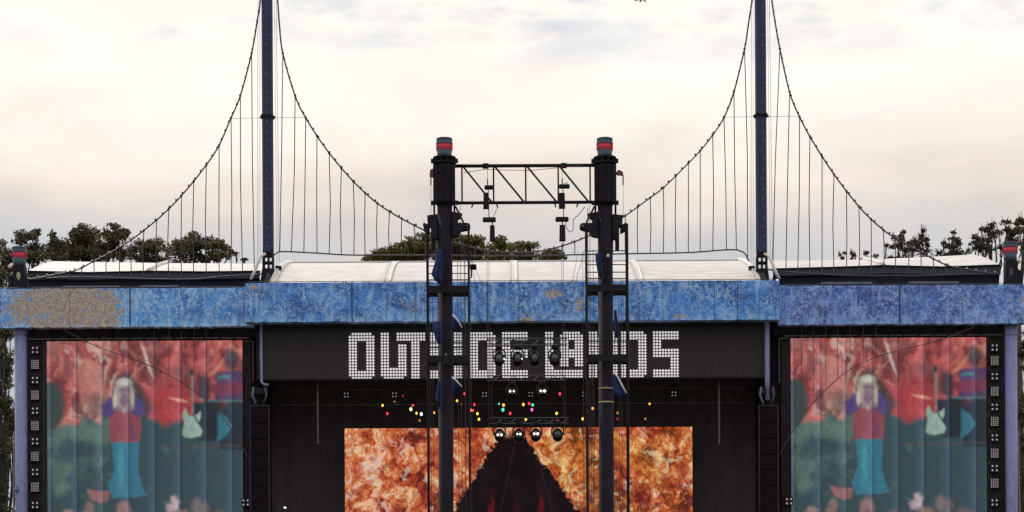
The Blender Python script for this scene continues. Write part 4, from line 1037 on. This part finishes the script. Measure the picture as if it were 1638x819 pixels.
def hoist(px, lab, sp1, b1, sp2, b2, lamp=False):
    t = thing('chain_hoist', lab, 'hoist', (Xt(px), YT - .2, Zt(388)), 'chain hoists hanging from the header truss')
    y_ = YT - .2
    for (a_, b_, c_, d_), nm in ((sp1, 'spreader'), (sp2, 'spreader')):
        q = MB(); q.box(Xt(a_), Xt(b_), y_ - .09, y_ + .09, Zt(d_), Zt(c_)); q.build(nm, M_dark, t, bevel=.03)
    for (a_, b_, c_, d_) in (b1, b2):
        m_ = (a_ + b_) / 2
        q = MB(); q.plate([(Xt(a_ + .6), Zt(c_)), (Xt(b_ - .6), Zt(c_)), (Xt(b_), Zt(d_)), (Xt(a_), Zt(d_))], y_ - .08, y_ + .08); q.build('motor', M_dark, t)
    q = MB(); q.tube([(Xt(px), y_, Zt(268)), (Xt(px), y_, Zt(sp1[2]))], .006, 4); q.tube([(Xt(px), y_, Zt(288)), (Xt(px), y_, Zt(sp1[2]))], .02, 5)
    q.tube([(Xt(px + 1), y_, Zt(sp1[3])), (Xt(px + 2), y_, Zt(sp2[2]))], .015, 5)
    q.tube([(Xt((b2[0] + b2[1]) / 2), y_, Zt(sp2[3])), (Xt((b2[0] + b2[1]) / 2), y_, Zt(b2[2]))], .02, 5)
    for dx in (-1.5, 1.5): q.tube([(Xt(px + dx), y_, Zt(b2[3])), (Xt(px + dx), y_, Zt(541))], .006, 4)
    q.build('chain', M_cable, t)
    if lamp:
        q = MB(); q.tube([(Xt(901), y_ - .05, Zt(297.5)), (Xt(908), y_ - .05, Zt(297.5))], .05, 8); q.build('pale_cover', M_lightpole, t, True)  # short pale tube at the right end of the spreader
        q = MB(); q.tube([P(x, y, YT - .2) for x, y in interp([(936, 330), (925, 344), (917, 352), (917, 364), (914, 371), (909, 369), (905, 360), (907, 350)])], .012, 5); q.build('cable_loop', M_cable, t)
    else:
        q = MB(); q.tube([P(x, y, YT - .2) for x, y in interp([(797, 330), (790, 345), (787, 360), (786, 363)])], .008, 4); q.build('cable_loop', M_cable, t)
hoist(780, 'left chain hoist with stacked motors hanging below the header truss', (775, 790, 299, 305), (773, 782, 311, 336), (772, 793, 350, 357), (783, 791.5, 363, 388))
hoist(899, 'right chain hoist with a pale cover, hanging below the header truss', (894, 911, 298, 304), (893.5, 903.5, 312, 336), (888, 909, 350, 357), (894, 904, 363, 388), True)

# light frames and moving heads hung below
def frame_truss(label, px0, px1, pt, pb):
    return truss('light_truss', label, Xt(px0), Xt(px1), Zt(pt), Zt(pb), YT + .1, M_dim2, r=.018, bays=12)
M_dim2 = mat('dark_truss_steel', (.03, .026, .03), .5, metal=.3)
for lab, a_, b_, c_, d_ in (('top light truss of the rig hanging in front of the sign letters', 777, 906, 541, 551), ('middle light truss of the rig just below the sign letters', 777, 905, 600, 608),
                            ('lowest light truss of the rig, hanging at the top of the fire screen', 782, 908, 668, 677)):
    frame_truss(lab, a_, b_, c_, d_)
t = thing('rig_cables', 'thin vertical cables carrying the light rig between the truss towers', 'cables', (Xt(841), YT, Zt(819)))
for px, a_, b_ in ((743, 395, 700), (748, 395, 819), (752, 400, 819), (780, 541, 690), (785, 541, 668), (900, 541, 668), (896, 541, 620), (903, 541, 690), (932, 400, 819), (941, 400, 819), (947, 560, 819), (975, 640, 819), (940, 330, 400)):
    q = MB(); q.tube([(Xt(px), YT + .25, Zt(a_)), (Xt(px), YT + .25, Zt(b_) if b_ < 819 else 0)], .007 if px < 940 else .009, 4); q.build('cable', M_cable, t)
for a_, b_ in (((826, 700), (800, 819)), ((858, 720), (884, 819)), ((752, 400), (760, 455)), ((745, 395), (770, 452)), ((925, 400), (915, 455)), ((935, 400), (920, 455))):
    q = MB(); q.tube([P(*a_, YT + .25), P(*b_, YT + .25)], .006, 4); q.build('cable', M_cable, t)
def moving_head(px, py, label, r=9.0, hh=12.0, glints=(), bracket=True):
    p = P(px, py, YT); k = kT
    t = thing('spot_lamp', label, 'lamp', (p.x, YT, p.z), 'round spot lamps of the hanging rig')
    q = MB(); q.box(p.x - 5 * k, p.x + 5 * k, YT - .12, YT + .12, p.z + (hh + 3) * k, p.z + (hh + 9) * k); q.build('base', M_housing, t, bevel=.02)
    for s_ in (-1, 1):
        q = MB(); q.tube([(p.x + s_ * 4 * k, YT, p.z + (hh + 4) * k), (p.x + s_ * (r + .6) * k, YT, p.z + (hh - 1) * k), (p.x + s_ * (r + 1.0) * k, YT, p.z)], .022, 6); q.build('yoke', M_housing, t)
    q = MB(); q.ball((p.x, YT, p.z), r * k, r * 1.0 * k, hh * k, 20, 12); q.build('head', M_housing, t, True)
    q = MB(); q.lathe((p.x, YT, p.z - hh * k * .3), [(r * k * .985, -.01), (r * k * 1.0, .0), (r * k * .985, .01)], 20); q.build('rim', M_dim, t)
    q = MB(); q.ball((p.x, YT - r * k * .72, p.z), r * k * .62, r * k * .42, hh * k * .55, 16, 8); ln = q.build('lens', M_glass, t, True)
    for (dx, dz, rr) in glints:
        q = MB(); q.ball((p.x + dx * k, YT - r * k * 1.12, p.z + dz * k), rr * k, .03, rr * k, 10, 5); q.build('lens_glint', M_warm, ln, True)  # small emissive balls imitate bright reflections on the lenses
rows = [('top', 574, ((798.5, 0), (828, 1), (855, 2), (887, 3)), 9, 12), ('middle', 628, ((819, 0), (867, 1)), 7.5, 8), ('bottom', 696, ((799, 0), (830, 1), (857, 2), (892, 3)), 8.6, 11)]
row_glints = {'top': [((8, -1.5, 1.5),), ((7, -1.5, 1.3),), (), ()], 'middle': [((-3, 1, 1.9), (3, 1, 1.7)), ((-2, 1.2, 2.0), (4, 1.2, 2.4))], 'bottom': [((-2.5, -.5, 2), (3, -.5, 2.2)), ((-2.5, .5, 1.7), (2.5, .5, 2.0)), ((-2.5, .8, 2.2), (3, .8, 2.4)), ()]}
pos4 = ['leftmost', 'second from the left', 'third from the left', 'rightmost']; pos2 = ['left one', 'right one']
for nm, py, ps, r_, h_ in rows:
    for px, i in ps:
        w_ = (pos4 if len(ps) == 4 else pos2)[i]
        moving_head(px, py - (px - 840) * .006, 'black round spot lamp in the %s row of the hanging rig, %s' % (nm, w_), r_, h_, row_glints[nm][i])

p = P(757, 428, YT - .4)
t = thing('clamp_camera', 'small black camera clamped beside the inner rail of the left truss tower', 'camera', p)
q = MB(); q.box(p.x - .10, p.x + .10, p.y - .14, p.y + .14, p.z - .05, p.z + .08); q.build('body', M_dark, t, bevel=.02)
q = MB(); q.tube([(p.x, p.y - .14, p.z + .01), (p.x, p.y - .24, p.z + .01)], .05, 12); q.build('lens', M_housing, t, True)
q = MB(); q.tube([(p.x - .05, p.y, p.z - .05), (p.x - .05, p.y, p.z - .30), (p.x - .14, p.y + .05, p.z - .32)], .02, 6); q.build('bracket', M_dark, t)

# blue flags on the towers
def flag(label, pts, pole=None, Yf=YT - .42):
    c = P(*pts[0], Yf)
    t = thing('blue_flag', label, 'flag', c, 'blue flags on the truss towers')
    n = 7; L0 = [P(x, y, Yf) for x, y in pts]                # outline: left edge down then right edge up, 2 x m points
    m = len(L0) // 2; A = L0[:m]; B = L0[m:][::-1]
    q = MB(); v = []; 
    for i in range(m):
        for j in range(n + 1):
            u = j / n; pnt = A[i].lerp(B[i], u); v.append((pnt.x, pnt.y + .05 * math.sin(u * 9 + i), pnt.z))
    f = [(i * (n + 1) + j, i * (n + 1) + j + 1, (i + 1) * (n + 1) + j + 1, (i + 1) * (n + 1) + j) for i in range(m - 1) for j in range(n)]
    q.add(v, f); o = q.build('cloth', M_flag, t, True)
    sl = o.modifiers.new('thick', 'SOLIDIFY'); sl.thickness = .012
    if pole:
        q = MB(); q.tube([P(x, y, Yf - .05) for x, y in pole], .025, 8); q.build('pole', M_lightpole, t, True)
flag('blue flag drooping left of the left truss tower, before the white roof', [(700, 400), (696, 418), (690, 438), (696, 449), (708, 459), (708, 438), (708, 418), (708, 400)])
flag('blue flag left of the left truss tower, at the start of its lower beam', [(691, 514), (692, 528), (696, 538), (700, 549), (706, 552), (706, 538), (706, 528), (706, 514)])
flag('dark blue flag left of the left truss tower, below the sign letters', [(700, 610), (698, 622), (697, 632), (698, 642), (706, 660), (706, 634), (706, 622), (706, 610)])
flag('pale poled blue flag right of the left truss tower, at the letter tops', [(722, 506), (722, 516), (722, 528), (737, 526), (731, 514), (724, 506)], [(724, 503), (731, 510), (739, 524)])
flag('pale poled blue flag right of the left truss tower, at the letter feet', [(722, 606), (722, 616), (722, 630), (736, 628), (731, 614), (724, 606)], [(723, 603), (729, 608), (739, 619)])
flag('blue flag left of the right truss tower, before the white roof', [(952, 405), (953, 418), (956, 432), (958, 442), (962, 446), (962, 432), (962, 418), (962, 404)])
flag('blue flag right of the right truss tower, before the fascia and letters', [(982, 496), (982, 512), (983, 530), (984, 542), (987, 541), (989, 530), (988, 512), (986, 496)])
flag('pale poled blue flag right of the right truss tower, below the letters', [(979, 600), (980, 612), (982, 628), (990, 637), (1004, 634), (998, 622), (990, 608), (983, 598)], [(981, 594), (988, 603), (996, 618), (1002, 629)])

# ------------------------------------------------------------------ trees
def tree(name, label, cat, Yt, clumps, trunk_px, leafm, dens=1.0, size=.34, group=None, twigs=0, seed=1, grow=1.15):
    """clumps: (px, py, rx, ry) in photo pixels at depth Yt; each becomes a 3D ball of leaves on its own limb"""
    rnd = np.random.RandomState(seed); k = sc_(Yt)
    base = P(trunk_px, 445, Yt); base.z = 0
    t = thing(name, label, cat, (base.x, Yt, 0), group)
    V = []; pos = []
    cs = []
    more = []
    for (a1, b1, r1, s1), (a2, b2, r2, s2) in zip(clumps[:-1], clumps[1:]):
        if math.hypot(a1 - a2, b1 - b2) < (r1 + r2) * 1.5 and rnd.rand() < .75: more.append(((a1 + a2) / 2 + rnd.uniform(-3, 3), (b1 + b2) / 2 + rnd.uniform(-1, 3), (r1 + r2) * .5, (s1 + s2) * .5))
    nmain = len(clumps)
    for (px, py, rx, ry) in list(clumps) + more:
        rx *= grow; ry *= grow
        c = P(px, py, Yt); dy = rnd.uniform(-1, 1) * 1.2
        cs.append((Vector((c.x, Yt + dy, c.z)), rx * k, ry * k))
    for c, rx, rz in cs:
        # sub-clumps around the clump for an uneven outline
        nsub = 15
        for _ in range(nsub):
            a_ = rnd.uniform(0, 2 * math.pi); e_ = rnd.uniform(-.8, 1.1); rr = rnd.uniform(.1, 1.0)
            sx = c.x + rx * rr * math.cos(a_) * math.cos(e_); sy = c.y + rx * rr * math.sin(a_) * math.cos(e_); sz = c.z + rz * rr * math.sin(e_)
            sr = rnd.uniform(.22, .62) * min(rx, rz * 1.6)
            n = max(10, int(dens * 430 * sr * sr))
            d_ = rnd.normal(size=(n, 3)); d_ /= np.linalg.norm(d_, axis=1)[:, None]; d_ *= (rnd.uniform(.02, 1.25, n) ** .6)[:, None] * sr * np.array([1, 1, .75])
            pos.append(d_ + np.array([sx, sy, sz]))
    pos = np.concatenate(pos); n = len(pos)
    a_ = rnd.normal(size=(n, 3)); a_ /= np.linalg.norm(a_, axis=1)[:, None]
    b_ = rnd.normal(size=(n, 3)); b_ -= (a_ * b_).sum(1)[:, None] * a_; b_ /= np.linalg.norm(b_, axis=1)[:, None]
    s_ = rnd.uniform(.5, 1.1, n)[:, None] * size * .34
    o = np.array(ORG[t.name]); pos = pos - o
    co_ = np.stack([pos + a_ * s_, pos + b_ * s_ * .55, pos - a_ * s_, pos - b_ * s_ * .55], 1).reshape(-1, 3)
    me = bpy.data.meshes.new('crown'); me.vertices.add(n * 4); me.vertices.foreach_set('co', co_.ravel())
    me.loops.add(n * 4); me.loops.foreach_set('vertex_index', np.arange(n * 4)); me.polygons.add(n)
    me.polygons.foreach_set('loop_start', np.arange(0, n * 4, 4)); me.polygons.foreach_set('loop_total', np.full(n, 4)); me.update(calc_edges=True)
    me.materials.append(leafm); ob = bpy.data.objects.new('crown', me); col.objects.link(ob); ob.parent = t
    lowest = min(c.z - rz for c, rx, rz in cs)
    fork = Vector((base.x, Yt, max(lowest - 4, 6)))
    q = MB(); q.tube([(base.x, Yt, 0), (base.x + .15, Yt, fork.z * .5), fork], 1.0 * .45, 10, .22); q.build('trunk', M_wood, t, True)
    q = MB()
    for c, rx, rz in cs[:nmain]:
        mid = fork.lerp(c, .55) + Vector((rnd.uniform(-.5, .5), rnd.uniform(-.5, .5), rnd.uniform(.2, .9)))
        q.tube([fork, mid, c + Vector((0, 0, rz * .2))], .09, 6, .025)
        for _ in range(3):
            a2 = rnd.uniform(-1, 1, 3); q.tube([mid.lerp(c, .6), c + Vector((a2[0] * rx, a2[1] * rx, abs(a2[2]) * rz))], .022, 4, .01)
        for _ in range(twigs):
            a2 = rnd.uniform(-1, 1, 3); q.tube([c, c + Vector((a2[0] * rx * .5, a2[1] * rx, rz * .8)), c + Vector((a2[0] * rx * 1.0, a2[1] * rx, rz * (1.2 + abs(a2[2]) * 1.5)))], .030, 4, .012)
    q.build('limbs', M_wood, t)
    return t
GL = 'trees behind the left wing roof'; GC = 'trees behind the centre roof'; GR = 'trees behind the right wing roof'
edge_cl = []
rr_ = random.Random(5)
for y in range(520, 860, 15):
    edge_cl.append((rr_.uniform(-14, 18), y, rr_.uniform(12, 18), rr_.uniform(8, 12)))
tree('tall_tree', 'dark tree at the far left edge, showing from roof level down beside the column', 'tree', 28, [(3, 396, 12, 9), (-4, 410, 18, 12), (12, 418, 14, 10), (0, 440, 20, 12), (6, 470, 20, 14)] + edge_cl, -2, M_leafA, .62, .34, GL, seed=3)
tree('tall_tree', 'dark airy tree just behind the far left capped pillar', 'tree', 45, [(51, 377, 13, 7), (37, 381, 10, 7), (22, 381, 8, 6), (60, 373, 7, 5), (56, 390, 9, 6), (40, 398, 13, 8), (64, 403, 13, 8), (30, 412, 20, 9), (55, 416, 20, 8)], 50, M_leafA, 1.0, .34, GL, seed=4)
tree('tall_tree', 'dark narrow topped tree, second from the far left pillar', 'tree', 48, [(89, 380, 8, 7), (80, 388, 8, 7), (95, 392, 11, 9), (102, 402, 13, 9), (84, 405, 14, 9), (95, 418, 22, 9)], 92, M_leafA, 1.0, .34, GL, seed=5)
tree('tall_tree', 'broad dark tree with two rounded tops behind the left wing roof', 'tree', 44, [(128, 368, 9, 6), (144, 369, 13, 7), (119, 378, 14, 9), (143, 380, 20, 10), (126, 394, 22, 12), (150, 398, 20, 12), (115, 410, 18, 10), (140, 414, 26, 10)], 133, M_leafA, 1.1, .34, GL, seed=6)
tree('tall_tree', 'tallest dark tree of the left group, with a flat clumped top', 'tree', 42, [(187, 367, 15, 7), (198, 375, 10, 6), (176, 373, 11, 7), (184, 386, 15, 10), (170, 396, 18, 10), (190, 402, 16, 9), (178, 414, 26, 9)], 182, M_leafA, 1.1, .34, GL, seed=7)
tree('tall_tree', 'low dark tree left of the bushy one, crossed by the light cable', 'tree', 46, [(222, 388, 11, 7), (240, 390, 12, 7), (213, 398, 13, 8), (232, 402, 15, 10), (255, 394, 11, 8), (250, 410, 24, 9), (225, 414, 20, 8)], 236, M_leafA, 1.0, .34, GL, seed=8)
tree('tall_tree', 'bushy dark tree nearest the left mast, behind the hangers', 'tree', 43, [(309, 378, 13, 6), (292, 386, 14, 8), (325, 384, 13, 8), (278, 393, 13, 8), (305, 396, 22, 11), (335, 392, 14, 8), (347, 382, 6, 5), (354, 394, 10, 8), (366, 399, 6, 7), (340, 408, 22, 9), (295, 412, 30, 9), (360, 412, 10, 5)], 318, M_leafA, 1.1, .34, GL, seed=9)
tree('shrubby_tree', 'tiny low tree top just left of the left mast foot', 'tree', 43, [(380, 411, 7, 3.5), (389, 414, 6, 2.5)], 384, M_leafA, 1, .26, GL, seed=10)
def domec(x0, x1, tops, depth_rows=3):
    cl = []
    for x, y in tops:
        cl.append((x, y + 5, 13, 6))
        cl.append((x + 4, y + 15, 15, 8)); 
        if y < 400: cl.append((x - 2, y + 27, 16, 9))
    return cl
tree('cypress_tree', 'wide olive green domed tree left of and behind the left truss tower', 'tree', 50, domec(0, 0, [(602, 404), (620, 395), (640, 387), (660, 382), (682, 379)]) + [(590, 414, 10, 5)], 650, M_leafB, 1.25, .32, GC, seed=12, grow=1.3)
tree('cypress_tree', 'olive green round topped tree between the truss towers, nearest the left one', 'tree', 52, domec(0, 0, [(708, 379), (728, 378), (748, 377), (762, 384)]), 735, M_leafB, 1.2, .32, GC, seed=13, grow=1.3)
tree('cypress_tree', 'airy olive tree below the left chain hoist', 'tree', 54, [(800, 386, 11, 5), (788, 392, 9, 6), (812, 394, 10, 6), (795, 404, 16, 8), (784, 412, 13, 6), (812, 410, 12, 6)], 798, M_leafB, 1.0, .32, GC, seed=14, grow=1.3)
tree('cypress_tree', 'olive green tree in the middle of the centre gap, right of the airy one', 'tree', 51, [(835, 391, 11, 5), (848, 396, 12, 6), (826, 400, 12, 7), (845, 408, 18, 8), (828, 413, 14, 5)], 838, M_leafB, 1.2, .32, GC, seed=15, grow=1.3)
tree('cypress_tree', 'low dark green tree at the right end of the centre tree group', 'tree', 49, [(874, 406, 12, 5), (887, 410, 13, 6), (866, 411, 12, 5), (898, 415, 10, 4), (875, 417, 22, 5)], 880, M_leafB, 1.25, .32, GC, seed=16, grow=1.3)
tree('thin_tree', 'sparse tree with small tufts where the right light cable nears the wing roof', 'tree', 40, [(1444, 374, 4, 3.5), (1434, 377, 4.5, 4.5), (1436, 388, 6, 5), (1432, 398, 7, 5), (1421, 390, 3, 3), (1447, 402, 12, 4), (1443, 374, 3, 2), (1455, 408, 16, 4), (1428, 408, 12, 3), (1440, 382, 4, 4), (1452, 393, 6, 4)], 1438, M_leafC, .9, .26, GR, 3, 20)
tree('thin_tree', 'sparse twiggy tree with a tall tuft, second of the right group', 'tree', 41, [(1480, 367, 6, 4.5), (1478, 376, 4, 4), (1466, 384, 5, 4), (1468, 392, 9, 5), (1458, 402, 16, 5), (1484, 400, 8, 4), (1480, 388, 6, 4), (1488, 408, 14, 3)], 1472, M_leafC, .9, .26, GR, 7, 21)
tree('thin_tree', 'sparse flat topped tree in the middle of the right group', 'tree', 42, [(1526, 379, 8, 3.5), (1538, 383, 7, 3), (1512, 388, 5, 4), (1516, 398, 8, 5), (1532, 400, 9, 4), (1505, 403, 10, 3.5), (1524, 374, 4, 3), (1530, 391, 7, 4), (1545, 404, 12, 4), (1518, 407, 18, 3)], 1522, M_leafC, .9, .26, GR, 5, 22)
tree('thin_tree', 'airy spreading tree left of the far right capped pillar', 'tree', 42, [(1568, 370, 6, 4), (1581, 365, 7, 4), (1593, 358, 6, 5), (1572, 381, 5, 4), (1556, 385, 8, 5), (1588, 380, 6, 6), (1560, 396, 13, 6), (1585, 394, 11, 6), (1600, 370, 6, 6), (1600, 402, 14, 6), (1572, 390, 9, 5), (1590, 370, 8, 5), (1575, 403, 16, 4)], 1580, M_leafC, .95, .28, GR, 2, 23)
tree('tall_tree', 'taller dark airy tree directly behind the far right capped pillar', 'tree', 44, [(1610, 355, 8, 4), (1626, 356, 10, 5), (1640, 353, 9, 6), (1612, 368, 9, 6), (1630, 370, 10, 6), (1620, 382, 8, 6), (1642, 384, 9, 8), (1636, 400, 10, 8)], 1628, M_leafC, .95, .30, GR, 2, 24)
edge_cr = [(1646 + rr_.uniform(-8, 10), y, rr_.uniform(9, 14), rr_.uniform(7, 11)) for y in range(520, 860, 14)]
tree('tall_tree', 'dark tree sliver at the right edge beside the right lavender column', 'tree', 30, [(1648, 410, 12, 9), (1650, 430, 12, 12), (1650, 460, 12, 12)] + edge_cr, 1652, M_leafC, .6, .32, GR, 0, 25)
tree('thin_tree', 'tiny leafy tuft right of the right mast above the wing roof', 'tree', 40, [(1346, 404, 3, 3), (1351, 409, 3, 3)], 1348, M_leafC, .9, .22, GR, 2, 26)
tree('thin_tree', 'tiny pointed tree top right of the right mast, next to the leafy tuft', 'tree', 40, [(1365, 402, 1.8, 5), (1365, 409, 3.2, 4)], 1365, M_leafC, 1, .2, GR, 3, 27)
tree('thin_tree', 'low dark bushy tree top under the right light cable', 'tree', 41, [(1382, 409, 5, 3), (1391, 411, 6, 3), (1400, 413, 5, 2)], 1388, M_leafC, 1, .24, GR, 1, 28)

# ------------------------------------------------------------------ bird
Yb = -30; c = P(1025, -4, Yb); k = sc_(Yb)
q = MB()
def W(px, py, dy=0): p = P(px, py, Yb); return (p.x, Yb + dy, p.z)
body = [W(1024.5, -2.4, -.18), W(1026, -.6, -.05), W(1026, -.6, .08), W(1025, -1.8, .26)]
q.tube([body[0], W(1025.5, -.8, -.1), W(1025.5, -.9, .08), body[3]], .018, 8, .03)
for s_, pts in ((1, [(1027, -1.5), (1030, -1), (1034, 4.2)]), (-1, [(1024, -1.5), (1021, -1.2), (1015, 1.2)])):
    v = []
    for i, (x, y) in enumerate(pts):
        wd = (.10, .09, .015)[i]; a_ = Vector(W(x, y)); v += [a_ + Vector((0, -wd, .008)), a_ + Vector((0, wd, .008)), a_ + Vector((0, wd, -.008)), a_ + Vector((0, -wd, -.008))]
    f = []
    for i in range(2):
        for j in range(4): f.append((i * 4 + j, i * 4 + (j + 1) % 4, i * 4 + 4 + (j + 1) % 4, i * 4 + 4 + j))
    f += [(3, 2, 1, 0), (8, 9, 10, 11)]
    q.add(v, f)
o = q.build('bird', mat('bird_feathers', (.09, .075, .07), .8)); tag(o, 'small dark bird gliding at the top edge of the sky', 'bird')
